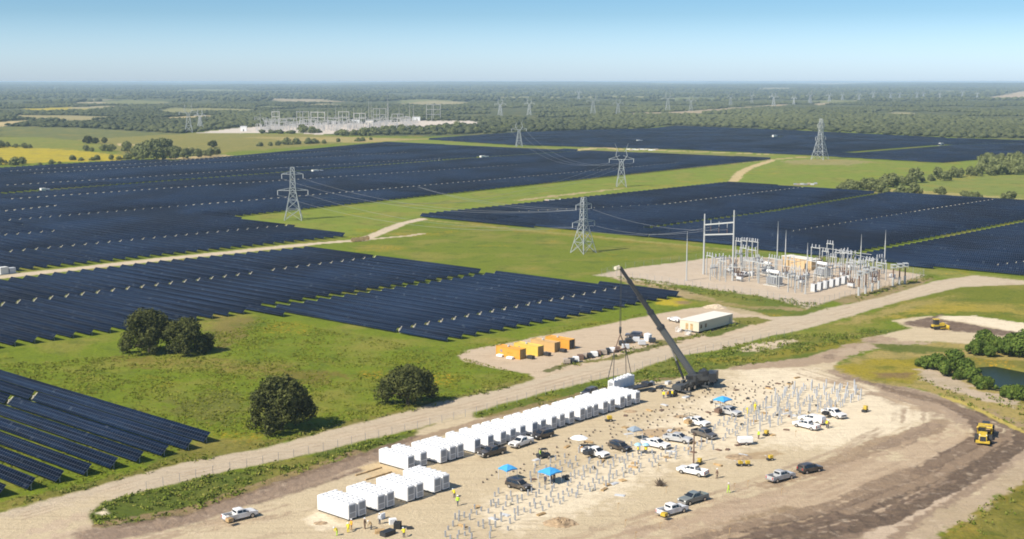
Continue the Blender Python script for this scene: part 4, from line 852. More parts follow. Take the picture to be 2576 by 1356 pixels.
veh('p', 'white', (1722, 1283), (1657, 1301), 'white pickup truck with a yellow load in its bed at the bottom', group=G1)
veh('p', 'green', (1712, 1272), (1774, 1254), 'grey-green pickup truck beside the white one with the yellow load', group=G1)
veh('p', 'silver', (1990, 1200), (1935, 1214), 'silver pickup truck next to the black suv at lower right', group=G1)
veh('s', 'black', (2062, 1182), (2010, 1192), 'large black suv at lower right beside the silver pickup', group='cars in the yard')
veh('p', 'white', (1998, 1070), (2058, 1084), 'long white pickup truck facing left in the cluster of three at right', group=G1)
veh('p', 'white', (2018, 1058), (2066, 1068), 'white pickup truck with a bed cap, middle of the cluster of three', group=G1, bed='cap')
veh('p', 'white', (2124, 1056), (2070, 1040), 'white pickup truck facing right, rightmost of the cluster of three', group=G1)
veh('s', 'navy', (1466, 999), (1498, 988), 'dark blue suv behind the cabinets near the lifted one', group='cars in the yard')
veh('s', 'navy', (1574, 848), (1614, 850), 'dark suv on the gravel pad beside the white water tank', group='cars on the pads')
veh('s', 'white', (1684, 806), (1710, 812), 'white car parked at the left end of the office trailer', group='cars on the pads', low_car=True, name='car')
veh('p', 'white', (1862, 698), (1880, 694), 'white pickup truck parked among the substation gear', group=G1)
# loads lying in the beds and crates
def crate_at(x, y, z, d, m_, name, label, cat, rz=None, group=None):
    p = S(x, y, z); mb_ = MB(); mb_.box((0, 0, d[2] / 2), d)
    for k in (-.3, 0, .3): mb_.box((0, k * d[1] * 1.5, d[2] + .02), (d[0] * .95, .08, .04))
    o = mb_.build(name, m_, None, tuple(p), bevel=.02); o.rotation_euler = (0, 0, YU if rz is None else rz); tag(o, label, cat, group); return o
crate_at(1670, 1297, .78, (.9, .9, .5), yelp, 'crate', 'yellow crate in the bed of the white pickup at the bottom', 'crate')
crate_at(577, 1311, .78, (1.0, .9, .5), timber, 'crate', 'wooden crate in the bed of the lone bottom left pickup', 'crate')
crate_at(1730, 1064, .78, (1.5, 1.2, .7), timber, 'crate', 'timber stack in the bed of the pickup above the dark pickup', 'crate')
crate_at(1806, 1037, .78, (1.5, 1.2, .8), brownc, 'crate', 'brown load in the bed of the silver pickup below the canopy', 'crate')
crate_at(1478, 1142, .78, (1.5, 1.4, .8), dkgrey, 'crate', 'dark crate in the bed of the white pickup left of the black suv', 'crate')
crate_at(2076, 1042, .78, (1.4, 1.2, .6), black, 'crate', 'black load in the bed of the right pickup of the cluster', 'crate')
# ---- canopies
bluec = mat('blue_canvas', (.045, .30, .62), .7); whitec = mat('white_canvas', (.78, .80, .82), .7); greyc = mat('grey_canvas', (.22, .27, .32), .7)
def canopy(x, y, m_, label, w_=3.0, top=2.15, rz=0.1, group='pop-up canopies in the yard'):
    t = thing('canopy_tent', label, 'canopy', tuple(S(x, y)), rz, group); h = w_ / 2; mb_ = MB()
    ring = [(-h, -h, top), (0, -h, top + .12), (h, -h, top), (h, 0, top + .12), (h, h, top), (0, h, top + .12), (-h, h, top), (-h, 0, top + .12)]
    r2 = [(a * .45, b_ * .45, top + .52) for a, b_, c in ring]; r0 = [(a * 1.01, b_ * 1.01, c - .22) for a, b_, c in ring]
    mb_.add(r0 + ring + r2 + [(0, 0, top + .78)], [(i, (i + 1) % 8, 8 + (i + 1) % 8, 8 + i) for i in range(8)] + [(8 + i, 8 + (i + 1) % 8, 16 + (i + 1) % 8, 16 + i) for i in range(8)] + [(16 + i, 16 + (i + 1) % 8, 24) for i in range(8)])
    mb_.build('canopy', m_, t); l0 = None
    for a in (-1, 1):
        for b_ in (-1, 1):
            if l0 is None: l0 = MB().bar((0, 0, 0), (0, 0, top), .06).build('leg', greyw, t, loc=(a * h * .96, b_ * h * .96, 0))
            else: c = l0.copy(); COL.objects.link(c); c.parent = t; c.location = (a * h * .96, b_ * h * .96, 0)
    return t
canopy(1383, 1214, bluec, 'bright blue canopy tent, the larger one in the middle of the posts', 3.1, rz=.78)
canopy(1277, 1206, bluec, 'bright blue canopy tent left of the larger one, near the black pickup', 2.5, rz=.7)
canopy(1817, 1028, bluec, 'bright blue canopy tent at right, below the crane', 3.0, rz=.75)
canopy(1596, 1103, greyc, 'small slate grey canopy tent with pale skirt in the middle', 2.3, 1.9, rz=.5)
def parasol(x, y, m_, label, r=1.7, h=2.2, group='parasols in the yard', name='parasol'):
    t = thing(name, label, 'parasol', tuple(S(x, y)), 0, group); mb_ = MB(); n = 8
    mb_.add([(r * math.cos(6.283 * i / n), r * math.sin(6.283 * i / n), h - .15) for i in range(n)] + [(r * .6 * math.cos(6.283 * i / n), r * .6 * math.sin(6.283 * i / n), h + .18) for i in range(n)] + [(0, 0, h + .35)], [(i, (i + 1) % n, n + (i + 1) % n, n + i) for i in range(n)] + [(n + i, n + (i + 1) % n, 2 * n) for i in range(n)])
    mb_.build('canopy', m_, t); MB().tube((0, 0, 0), (0, 0, h + .4), .03, 6).build('pole', greyw, t); MB().tube((0, 0, 0), (0, 0, .1), .3, 10).build('base', concrete, t); return t
parasol(1456, 1127, whitec, 'white parasol standing alone among the posts', 1.8)
lb = mat('pale_blue_canvas', (.28, .48, .58), .7)
parasol(1604, 1141, lb, 'pale blue parasol over the left worker by the white pickup', .8, 1.9); parasol(1624, 1141, lb, 'pale blue parasol over the right worker by the white pickup', .8, 1.9)
# ---- people
def human(pose):
    A = math.radians
    J = [(0, 0, .95), (0, 0, 1.18), (0, 0, 1.42), (0, 0, 1.50), (0, 0, 1.60), (0, 0, 1.73)]; Rr = [.15, .14, .17, .055, .085, .075]
    if pose == 'bent': J = [(0, 0, .90), (.10, 0, 1.10), (.28, 0, 1.24), (.36, 0, 1.28), (.44, 0, 1.32), (.52, 0, 1.38)]
    E_ = [(0, 1), (1, 2), (2, 3), (3, 4), (4, 5)]
    def chain(p, pts, rs):
        q_ = p
        for a, r in zip(pts, rs): J.append(a); Rr.append(r); E_.append((q_, len(J) - 1)); q_ = len(J) - 1
        return q_
    sx, sy, sz = J[2]
    for s in (-1, 1):
        fwd = .12 * s if pose == 'walk' else .03
        chain(0, [(0, s * .10, .86), (.02 + fwd, s * .11, .50), (fwd * 1.6 - .02, s * .11, .10), (fwd * 1.6 + .12, s * .12, .05)], [.10, .065, .045, .045])
        if pose == 'bent': hx = (sx + .18, s * .20, sz - .50)
        elif pose == 'walk': hx = (-.18 * s, s * .26, .86)
        else: hx = (.16, s * .22, .92)
        e = ((sx + hx[0]) / 2 - .03, s * .26, (sz + hx[2]) / 2)
        h = chain(2, [(sx, s * .20, sz - .02), e, hx], [.055, .042, .030])
        d = Vector(hx) - Vector(e); d.normalize(); pal = Vector(hx) + d * .06; pk = chain(h, [tuple(pal)], [.028])
        for k, ln in enumerate((.07, .085, .09, .075)): f0 = pal + Vector(((k - 1.5) * .018, 0, 0)) + d * .03; chain(pk, [tuple(f0), tuple(f0 + d * ln * .6), tuple(f0 + d * ln + Vector((.01, 0, 0)))], [.010, .009, .008])
        th = pal + Vector((.035, 0, 0)); chain(pk, [tuple(th), tuple(th + d * .04 + Vector((.012, 0, 0)))], [.011, .009])
    me = bpy.data.meshes.new('person'); me.from_pydata(J, E_, []); o = bpy.data.objects.new('tmp', me); COL.objects.link(o)
    o.modifiers.new('s', 'SKIN'); o.modifiers.new('b', 'SUBSURF').levels = 1
    for i, r in enumerate(Rr): me.skin_vertices[0].data[i].radius = (r * (1.0 if i > 2 or i == 0 else .8), r); me.skin_vertices[0].data[i].use_root = (i == 0)
    dg = bpy.context.evaluated_depsgraph_get(); dg.update(); m2_ = bpy.data.meshes.new_from_object(o.evaluated_get(dg)); bpy.data.objects.remove(o); return m2_, J
BODY = {p_: human(p_) for p_ in ('stand', 'walk', 'bent')}
for m__, J in BODY.values(): m__.materials.clear(); m__.materials.append(skin)
def shell(me_, cond, grow, name, m_, parent):
    bm = bmesh.new(); bm.from_mesh(me_); bm.normal_update()
    for v in bm.verts: v.co += v.normal * grow
    bmesh.ops.delete(bm, geom=[f for f in bm.faces if not cond(f.calc_center_median())], context='FACES'); n_ = bpy.data.meshes.new(name); bm.to_mesh(n_); bm.free(); n_.materials.append(m_)
    o = bpy.data.objects.new(name, n_); COL.objects.link(o); o.parent = parent; return o
PC = {}
def person(x, y, vest, label, pose='stand', trous=None, rz=None, hat=None):
    me_, J = BODY[pose]; o = bpy.data.objects.new('person', me_); COL.objects.link(o); o.location = S(x, y); o.rotation_euler = (0, 0, random.uniform(0, 6.28) if rz is None else rz); o.scale = (1.04, 1.08, 1.04)
    tag(o, label, 'person'); trous = trous or denim; hat = hat or white; key = (pose, vest.name, trous.name, hat.name)
    if key not in PC:
        hz_ = J[0][2]; sz = J[2][2]; head = Vector(J[4])
        a = shell(me_, lambda c: hz_ - .08 < c.z < sz + .06 and (c - head).length > .17 and abs(c.y) < .30 or (pose == 'bent' and c.z > .86 and (c - head).length > .17 and abs(c.y) < .2), .018, 'vest', vest, o)
        b_ = shell(me_, lambda c: .06 < c.z < hz_ + .02 and abs(c.y) < .2 and (pose != 'bent' or c.x < .2), .014, 'trousers', trous, o)
        c_ = shell(me_, lambda c: c.z <= .09, .02, 'boots', brownc, o)
        hp = Vector(J[5]); m_ = MB(); m_.tube((hp.x, 0, hp.z + .0), (hp.x, 0, hp.z + .10), .135, 12, .07); m_.tube((hp.x + .02, 0, hp.z - .01), (hp.x + .02, 0, hp.z + .01), .165, 12); d_ = m_.build('hard_hat', hat, o); PC[key] = (a, b_, c_, d_)
    else:
        for q_ in PC[key]: c_ = q_.copy(); COL.objects.link(c_); c_.parent = o
    return o
person(1151, 1272, hivisg, 'person in a yellow-green vest walking right of the fourth front cabinet pair', 'walk')
person(884, 1333, orange, 'person in an orange vest in front of the first cabinet pair', 'stand', timber)
person(876, 1340, hivis, 'person bending in yellow beside the one in orange at the bottom', 'bent', hivis)
person(848, 1347, hivis, 'person bending at the bottom edge below the first cabinets', 'bent', hivisg)
person(917, 1330, brownc, 'person in brown near the bench below the second cabinet pair', 'stand', brownc)
person(934, 1332, timber, 'person in tan beside the bench below the second cabinet pair', 'bent', denim)
person(955, 1318, greyp, 'person in grey standing behind the dark bench at the bottom', 'stand', denim)
person(1016, 1352, hivis, 'person in a yellow vest at the bottom edge right of the bench', 'bent', denim)
person(1143, 1252, hivis, 'person crouching in yellow behind the walking one', 'bent', denim)
person(1359, 1152, hivisg, 'person in a bright green vest in front of the small dark utility vehicle', 'stand', greyp)
person(1604, 1142, hivis, 'person in yellow under the left pale blue parasol', 'stand'); person(1624, 1142, hivis, 'person in yellow under the right pale blue parasol', 'stand')
for k, (x, y) in enumerate([(1669, 1002), (1680, 1001), (1690, 1000)]): person(x, y, [hivis, orange, hivis][k], ['person in yellow, left of the three below the crane', 'person in orange, middle of the three below the crane', 'person in yellow, right of the three below the crane'][k])
person(1899, 1033, hivis, 'person in full yellow standing near the right blue canopy', 'stand', hivis, hat=hivis); person(1881, 1041, hivis, 'person bending in yellow to the left of the one in full yellow', 'bent', hivis)
person(1908, 1104, hivisg, 'person in a green vest beside the white generator trailer', 'stand', brownc); person(1832, 1240, hivisg, 'person in a yellow-green vest walking alone above the grey-green pickup', 'walk', hivisg)
person(1803, 1203, brownc, 'person in brown walking alone right of the clean white pickup', 'walk', brownc); person(2079, 1076, hivis, 'person in yellow beside the cluster of three pickups', 'stand', denim)
person(2083, 1078, timber, 'person in tan beside the yellow one at the pickup cluster', 'stand', denim)
for x, y, l_ in ((1386, 1217, 'person in dark clothes in the shade of the larger blue canopy'), (1371, 1219, 'person in dark clothes at the left leg of the larger blue canopy'), (1393, 1213, 'person in tan at the right of the larger blue canopy')): person(x, y, brownc if x != 1371 else denim, l_)
person(1532, 1142, hivis, 'person in yellow at the tail of the white pickup left of the black suv') if 0 else None
person(1466, 1139, orange, 'person in orange behind the white pickup with dark crates', 'bent')
# ================================================================ PILES
def near_any(p, L_, r): return any((p - q_).length < r for q_ in L_)
BUSY = VEH + [S(1383, 1214), S(1277, 1206), S(1817, 1028), S(1596, 1103)]
ZG = np.array(gp([(1090, 1356), (1150, 1300), (1330, 1178), (1480, 1132), (1640, 1105), (1760, 1100), (1830, 1050), (1920, 1010), (1990, 975), (2160, 972), (2178, 1000), (2090, 1035), (2000, 1052), (1920, 1085), (1800, 1130), (1650, 1172), (1500, 1235), (1300, 1325), (1180, 1380)]))
ZC = np.array(gp([(1180, 1225), (1300, 1160), (1560, 1048), (1720, 1010), (1800, 962), (2030, 955), (2060, 985), (1900, 1010), (1830, 1050), (1750, 1100), (1640, 1115), (1500, 1155), (1350, 1195)]))
def inside(p, z): return float(sdist(np.array([p.x]), np.array([p.y]), z)[0]) > 0
pile_mat = mat('galvanised_pile', (.42, .44, .47), .5, .2, var=.12, scale=1); cap_mat = mat('pile_cap', (.15, .12, .095), .7)
tall_me = MB(); tall_me.box((0, -.13, .5), (.24, .03, 1)); tall_me.box((0, .13, .5), (.24, .03, 1)); tall_me.box((0, 0, .5), (.03, .24, 1)); tall_me.box((0, 0, 1.02), (.27, .27, .04))
cands = []
uvZ = np.concatenate([ZG, ZC]); pu = uvZ @ U2; pv_ = uvZ @ V2
u = pu.min(); rowi = 0
while u < pu.max():
    v = pv_.min() + (rowi % 2) * .6; colc = 0
    while v < pv_.max():
        p = U * (u + random.uniform(-.25, .25)) + V * (v + random.uniform(-.25, .25)); p.z = 0
        g_, c_ = inside(p, ZG), inside(p, ZC)
        if (g_ or c_) and random.random() < (.93 if g_ else .68) and not near_any(p, BUSY, 3.3): cands.append((p.length, p, 'g' if g_ else 'c'))
        colc += 1; v += 1.45 if colc % 3 else 2.6
    rowi += 1; u += 1.8 if rowi % 2 else 2.6
cands.sort(key=lambda q_: q_[0]); print('piles', len(cands))
p0 = c0 = None; rest = MB(); restc = MB()
cnt_ = {'g': 0, 'c': 0}
for i, (d_, p, k) in enumerate(cands):
    dp = S(2000, 1010); right = math.atan2(p.x, p.y) > math.atan((1900 - CX) / 3264)
    h = (random.uniform(.9, 2.2) if right else random.uniform(.65, 1.1)) if k == 'g' else random.uniform(.18, .34)
    cnt_[k] += 1
    if cnt_[k] <= 300:
        if k == 'g':
            lab, gr = ('galvanised steel pile standing in the tall cluster at right', 'tall steel piles at right') if right else ('short galvanised steel pile standing in the near rows of posts', 'short steel piles in rows')
            if p0 is None: p0 = tall_me.build('steel_pile', pile_mat); o = p0
            else: o = p0.copy(); COL.objects.link(o)
            o.scale = (.78, .78, h)
        else:
            lab, gr = 'low dark pile head barely above the sand between the vehicles', 'low pile heads'
            if c0 is None: m_ = MB(); m_.tube((0, 0, 0), (0, 0, .9), .15, 8); m_.tube((0, 0, .9), (0, 0, 1), .21, 8); m_.tube((0, 0, 1), (0, 0, 1.3), .08, 6); c0 = m_.build('pile_head', cap_mat); o = c0
            else: o = c0.copy(); COL.objects.link(o)
            o.scale = (1, 1, h)
        o.location = p; o.rotation_euler = (0, 0, YU + random.uniform(-.1, .1)); tag(o, lab, 'pile', gr)
    else:
        m_ = rest if k == 'g' else restc
        m_.box((p.x, p.y, h / 2), (.24 if k == 'g' else .3, .24 if k == 'g' else .3, h), YU)
tag(rest.build('steel_piles_mass', pile_mat), 'farther galvanised piles crowding the right of the yard', None, None, 'stuff')
if restc.v: tag(restc.build('pile_heads_mass', cap_mat), 'farther low dark pile heads', None, None, 'stuff')
# ================================================================ CRANE
craneg = mat('crane_grey', (.055, .058, .06), .45, var=.1, scale=1); craned = mat('crane_dark', (.03, .032, .036), .5); boomg = mat('boom_grey', (.095, .10, .10), .5)
cc_ = S(1742, 977); cr_ = thing('mobile_crane', 'dark grey mobile crane with a long raised telescopic boom', 'crane', tuple(cc_), YU)
def loc_of(p): q_ = Vector(p) - cc_; return Vector((q_.x * math.cos(YU) + q_.y * math.sin(YU), -q_.x * math.sin(YU) + q_.y * math.cos(YU), q_.z))
m = MB(); m.box((0, 0, 1.25), (14, 2.6, .8)); m.box((6.3, 0, 1.6), (1.6, 2.7, 1.5)); m.box((-5.6, 0, 1.75), (2.6, 2.4, .5)); m.box((2.5, 0, 1.8), (4, 2.5, .5)); m.build('carrier', craneg, cr_, bevel=.05)
m = MB(); m.box((6.0, 0, 2.35), (1.7, 2.5, .9)); m.build('driver_cab', craned, cr_, bevel=.08); wheels(cr_, (-5.3, -3.7, -1.2, 3.2, 4.8), 1.15, .72, .45)
for s in (-1, 1):
    for x_ in (-6.6, .9): g_ = MB(); g_.box((x_, s * 2.3, .85), (.4, 3.0, .35)); g_.tube((x_, s * 3.8, 0.05), (x_, s * 3.8, 1.0), .14, 8); g_.tube((x_, s * 3.8, 0), (x_, s * 3.8, .12), .55, 10); g_.build('outrigger', craneg, cr_)
ht_ = S(1558, 985); tipg = Vector((ht_.x - .2, ht_.y, 0)); tipz = height_at(tipg, 673); tip = Vector((tipg.x, tipg.y, tipz)); dirb = (tip - cc_); dirb.z = 0; dirb.normalize()
foot = cc_ - dirb * .2 + Vector((0, 0, 3.0)); bd = (tip - foot); BL = bd.length; bd.normalize(); yb = math.atan2(dirb.y, dirb.x)
up_ = Vector((-bd.z * dirb.x, -bd.z * dirb.y, math.hypot(bd.x, bd.y))); sd = bd.cross(up_)
def beam(a, b_, w0, h0, w1, h1):
    m_ = MB(); vs_ = []
    for p_, w_, h_ in ((a, w0, h0), (b_, w1, h1)):
        for sx_, sy_ in ((-1, -1), (1, -1), (1, .4), (.55, 1), (-.55, 1), (-1, .4)): vs_.append(loc_of(p_ + sd * (sx_ * w_ / 2) + up_ * (sy_ * h_ / 2)))
    m_.add(vs_, [(0, 1, 2, 3, 4, 5), (11, 10, 9, 8, 7, 6)] + [(i, (i + 1) % 6, 6 + (i + 1) % 6, 6 + i) for i in range(6)]); return m_
cuts_ = [0, .46, .60, .74, .88, 1.0]; wid = [1.55, 1.3, 1.1, .92, .78]
for i in range(5):
    a, b_ = foot + bd * (BL * (cuts_[i] - (.02 if i else 0))), foot + bd * BL * cuts_[i + 1]; s_ = beam(a, b_, wid[i] * .8, wid[i], wid[i] * .8, wid[i]); sec = s_.build('boom_section', boomg if i == 0 else craned if i > 1 else craneg, cr_)
    c_ = foot + bd * BL * cuts_[i + 1]
    if i < 4: beam(c_ - bd * .5, c_ + bd * .15, wid[i] * .95, wid[i] * 1.18, wid[i] * .95, wid[i] * 1.18).build('collar', craned, sec)
hd = MB(); hp = loc_of(tip + bd * .2); hq = loc_of(tip + dirb * 1.0 - Vector((0, 0, .1))); hd.bar(tuple(hp), tuple(hq), .7); hd.tube(tuple(hq - Vector((.3, 0, 0))), tuple(hq + Vector((.3, 0, 0))), .45, 10); hd.build('boom_head', pale, cr_)
cyb = loc_of(cc_ + dirb * 2.3 + Vector((0, 0, 2.4))); cyt = loc_of(foot + bd * BL * .30 - up_ * .6); mdl = cyb.lerp(cyt, .55); g_ = MB(); g_.tube(tuple(cyb), tuple(mdl), .30, 10); g_.build('lift_cylinder', craned, cr_); MB().tube(tuple(mdl), tuple(cyt), .17, 8).build('piston_rod', chrome, cr_)
su = thing('superstructure', None, None, (0, 0, 0)); su.parent = cr_; su.rotation_euler = (0, 0, yb - YU)
g_ = MB(); g_.tube((0, 0, 1.65), (0, 0, 2.05), 1.3, 20); g_.box((-1.2, 0, 2.5), (5.4, 2.3, .9)); g_.box((-.6, .95, 3.0), (3.0, .3, 1.4)); g_.box((-.6, -.95, 3.0), (3.0, .3, 1.4)); g_.build('turntable', craneg, su, bevel=.05)
g_ = MB(); g_.box((-4.4, 0, 2.75), (1.7, 3.3, 2.1)); [g_.box((-4.4, 0, 1.9 + k * .5), (1.8, 3.4, .06)) for k in range(4)]; g_.build('counterweight', craned, su, bevel=.04)
g_ = MB(); g_.box((1.0, 1.75, 2.9), (1.9, .95, 1.7)); c9 = g_.build('operator_cab', craneg, su, bevel=.08); MB().box((1.35, 1.75, 3.15), (1.3, 1.0, .9)).build('window', glass, c9)
g_ = MB(); g_.box((-2.6, 0, 3.55), (1.9, 2.0, 1.3)); g_.tube((-2.9, -1.1, 4.1), (-2.9, 1.1, 4.1), .5, 12); g_.build('winch_housing', craned, su, bevel=.05)
g_ = MB(); [g_.bar((x_, s * 1.25, 1.7), (x_ + 1.2, s * 1.25, 2.2), .12) for x_ in (-6, -3, 0, 2.6) for s in (-1, 1)]; [g_.box((x_, s * 1.2, 1.95), (1.3, .5, .6)) for x_ in (-4.4, -2.2, 3.6) for s in (-1, 1)]; g_.build('deck_boxes', craneg, cr_, bevel=.03)
p9 = S(1788, 962); t9 = thing('truck', 'black support truck parked at the right end of the crane', 'truck', tuple(p9), YU + .3); MB().box((-.8, 0, 1.5), (3.6, 2.3, 1.6)).build('body', craned, t9, bevel=.06); c9 = MB().box((1.8, 0, 1.6), (1.7, 2.2, 2.0)).build('cab', craneg, t9, bevel=.1); MB().box((2.3, 0, 2.1), (.8, 2.0, .7)).build('windscreen', glass, c9); wheels(t9, (-1.6, 1.8), .95, .48, .3)
# hook block, spreader and slings
blkz = height_at(ht_, 828); hk = thing('crane_hook', 'dark round hook block hanging from the boom tip above the slings', 'crane hook', (ht_.x, ht_.y, blkz)); sbz = blkz - 4.9 if blkz - 4.9 > 7 else 7.0
g_ = MB(); g_.tube((-.25, 0, 0), (.25, 0, 0), .55, 14); g_.box((0, 0, -.5), (.5, .5, .9)); g_.tube((0, 0, -.9), (0, 0, -1.3), .14, 8); g_.build('block', craned, hk)
for s in (-.12, .12): MB().tube((s, 0, .3), (s - .2 * 0, 0, tipz - blkz - .3), .06, 5).build('hoist_rope', dkgrey, hk)
ux, uy = math.cos(YU), math.sin(YU); SL = 2.2
for s in (-1, 1): MB().tube((0, 0, -1.2), (s * SL * ux, s * SL * uy, sbz - blkz), .13, 6).build('sling', brownc, hk)
MB().bar((-SL * ux * 1.1, -SL * uy * 1.1, sbz - blkz), (SL * ux * 1.1, SL * uy * 1.1, sbz - blkz), .35).build('spreader_bar', brownc, hk)
for s in (-1, 1):
    for w_ in (-1, 1):
        for q_ in (3.6,):
            MB().tube((s * SL * ux, s * SL * uy, sbz - blkz), (s * q_ * ux - w_ * .8 * uy, s * q_ * uy + w_ * .8 * ux, .55 + 2.8 - blkz), .09, 5).build('sling', dkgrey, hk)
wrap = mat('wrap_edge', (.62, .62, .62), .5)
# dark low trailer behind the hanging cabinet
p_ = S(1600, 985); tr_ = thing('flatbed_trailer', 'dark flatbed trailer on the ground behind the hanging cabinet', 'trailer', tuple(p_), YU - .2); g_ = MB(); g_.box((0, 0, 1.1), (8.5, 2.4, .3)); g_.box((3.4, 0, 1.5), (1.6, 2.4, .6)); g_.build('deck', craned, tr_, bevel=.03); wheels(tr_, (-2.8, -1.6), 1.05, .5, .35)
G_MAT = 'lifting gear round the crane'
for (x, y, d_, l_) in ((1640, 985, (1.6, 1.2, .5), 'dark timber mats on the sand left of the crane'), (1662, 976, (2.4, 1.4, .5), 'stack of black crane mats at the left outrigger'), (1690, 996, (2.2, 1.6, .9), 'black box under the front of the crane boom'), (1640, 968, (.9, .9, .9), 'grey crate behind the crane mats'), (1725, 1000, (1.8, 1.2, .25), 'grey steel plate on the sand in front of the crane'), (1680, 966, (1.5, 1.0, .7), 'grey toolbox beside the crane front wheels')):
    crate_at(x, y, 0, d_, craned if 'dark' in l_ or 'black' in l_ else greyp, 'lifting_mats' if 'mats' in l_ else 'toolbox', l_, 'lifting gear')
# ================================================================ CONTAINERS, TRAILER, TANK
cm = [mat('container_orange', (.62, .31, .045), .5, var=.06), mat('container_yellow', (.64, .47, .09), .5, var=.04), mat('container_tan', (.55, .35, .14), .5, var=.05), mat('container_amber', (.62, .31, .045), .5, var=.06)]
doorm = mat('container_door', (.38, .22, .06), .6); emb = mat('emblem_grey', (.28, .22, .22), .6); embt = mat('emblem_olive', (.42, .30, .03), .6)
def container(x, y, m_, label, Lc, i):
    t = thing('shipping_container', label, 'shipping container', tuple(S(x, y) + V * (Lc / 2) + U * 1.22), YV, 'shipping containers on the gravel pad'); g_ = MB(); g_.box((0, 0, 1.35), (Lc, 2.3, 2.45)); b9 = g_.build('shell', m_, t)
    n_ = int(Lc / .45)
    for s in (-1, 1):
        g_ = MB(); g_.box((0, s * 1.155, 1.35), (Lc - .2, .03, 2.32)); [g_.box((-Lc / 2 + .35 + k * (Lc - .7) / (n_ - 1), s * 1.18, 1.35), (.20, .05, 2.3)) for k in range(n_)]; g_.build('side_panel', m_, t)
    g_ = MB()
    for a in (-1, 1):
        for s in (-1, 1): g_.box((a * Lc / 2, s * 1.17, 1.35), (.14, .14, 2.62))
        for z in (.1, 2.62): g_.box((a * Lc / 2, 0, z), (.12, 2.3, .14))
    for s in (-1, 1):
        for z in (.1, 2.62): g_.box((0, s * 1.17, z), (Lc, .12, .14))
    g_.build('frame', m_, t)
    dm_ = black if i == 3 else doorm
    for s in (-1, 1):
        d9 = MB().box((-Lc / 2 - .05, s * .56, 1.36), (.06, 1.04, 2.2)).build('door', dm_, t); g_ = MB(); [g_.tube((-Lc / 2 - .11, s * (.56 + k), .4), (-Lc / 2 - .11, s * (.56 + k), 2.4), .03, 5) for k in (-.25, .25)]; g_.build('lock_rod', pale, d9)
    # round emblem and faded strip on the lit long side
    if i < 2: MB().tube((Lc * .28, 1.16, 1.55), (Lc * .28, 1.235, 1.55), .42, 16).build('emblem', emb, t)
    if i == 0: g_ = MB(); [g_.box((.1 + k * -.33, 1.22, 1.35), (.24, .04, .34)) for k in range(6)]; g_.build('faded_lettering', embt, t)
    g_ = MB(); g_.tube((Lc * .1, 0, 2.7), (Lc * .1, 0, 3.0), .28, 10); g_.build('roof_vent', greyp, t); return t
for i, (x, y, l_, Lc) in enumerate([(1307, 905, 'orange shipping container with a round emblem, nearest of the four', 8.3), (1352, 897, 'yellow shipping container, second of the four on the gravel pad', 8.3), (1394, 887, 'faded tan shipping container, third of the four on the gravel pad', 8.3), (1431, 880, 'amber shipping container with dark open doors, farthest of the four', 8.3)]): container(x, y, cm[i], l_, Lc, i)
for i, (x, y, l_) in enumerate([(1335, 903, 'dark machine between the orange and yellow containers'), (1376, 895, 'dark machine between the yellow and tan containers'), (1416, 886, 'dark machine between the tan and amber containers'), (1283, 903, 'white sheeted pallets in front of the orange container, right'), (1258, 897, 'white sheeted pallets in front of the orange container, left')]):
    t = thing('pallet_load' if 'white' in l_ else 'compressor', l_, 'pallet' if 'white' in l_ else 'machine', tuple(S(x, y)), YV + (0 if i < 3 else .1)); g_ = MB(); g_.box((0, 0, .55 if i < 3 else .35), (1.8, 1.2, .8 if i < 3 else .5)); g_.build('body', whitec if i > 2 else craned, t, bevel=.06); g_ = MB(); [g_.box((k * .7, 0, .06), (.14, 1.2, .12)) for k in (-1, 0, 1)]; g_.build('pallet', timber, t)
cream = mat('trailer_cream', (.55, .50, .38), .6); roofw = mat('trailer_roof', (.68, .64, .55), .6)
A_, B_ = S(1757, 839), S(1842, 817); ofl = (B_ - A_).length; yo = yaw(A_, B_); ctr = (A_ + B_) / 2; nrm = Vector((-math.sin(yo), math.cos(yo), 0)); t = thing('office_trailer', 'long cream site office trailer on the gravel pad', 'site office', tuple(ctr + nrm * 3.3), yo); wz = 6.6
MB().box((0, 0, 1.9), (ofl, wz, 2.8)).build('wall', cream, t); MB().box((0, 0, 3.36), (ofl + .25, wz + .25, .12)).build('roof', roofw, t); MB().box((0, 0, .25), (ofl - .3, wz - .3, .5)).build('skirting', dkgrey, t)
for x_ in (-ofl / 2 + 1.2, -ofl / 2 + 3.6): MB().box((x_, -wz / 2 - .02, 1.9), (.8, .06, 1.1)).build('window', glass, t)
MB().box((ofl / 2 - 1.5, -wz / 2 - .03, 1.55), (.95, .06, 2.05)).build('door', mat('door_grey', (.35, .33, .30), .6), t)
for s in (-.8, .8): MB().box((-ofl / 2 - .03, s, 1.6), (.06, .9, 1.9)).build('end_door', timber, t)
for k, (x, y, l_) in enumerate([(1704, 836, 'white wooden steps at the left end of the office trailer'), (1728, 843, 'white steps against the near left corner of the office trailer')]):
    t = thing('steps', l_, 'steps', tuple(S(x, y)), yo); g_ = MB(); [g_.box((k_ * .35, 0, .15 + k_ * .22), (.35, 1.2, .06)) for k_ in range(4)]; g_.build('tread', white, t); g_ = MB(); [g_.bar((k_, s * .6, 0), (k_, s * .6, 1.5), .07) for k_ in (-.2, .5, 1.1) for s in (-1, 1)]; [g_.bar((-.2, s * .6, .9), (1.1, s * .6, 1.5), .07) for s in (-1, 1)]; g_.build('handrail', white, t)
p_ = S(1629, 857); t = thing('water_tank', 'white cylindrical water tank beside the dark suv on the gravel pad', 'tank', tuple(p_)); MB().tube((0, 0, 0), (0, 0, 1.9), 1.1, 20).build('tank_wall', white, t); MB().tube((0, 0, 1.9), (0, 0, 2.15), 1.1, 20, .35).build('tank_top', white, t); MB().tube((0, 0, 2.15), (0, 0, 2.3), .3, 10).build('lid', greyp, t)
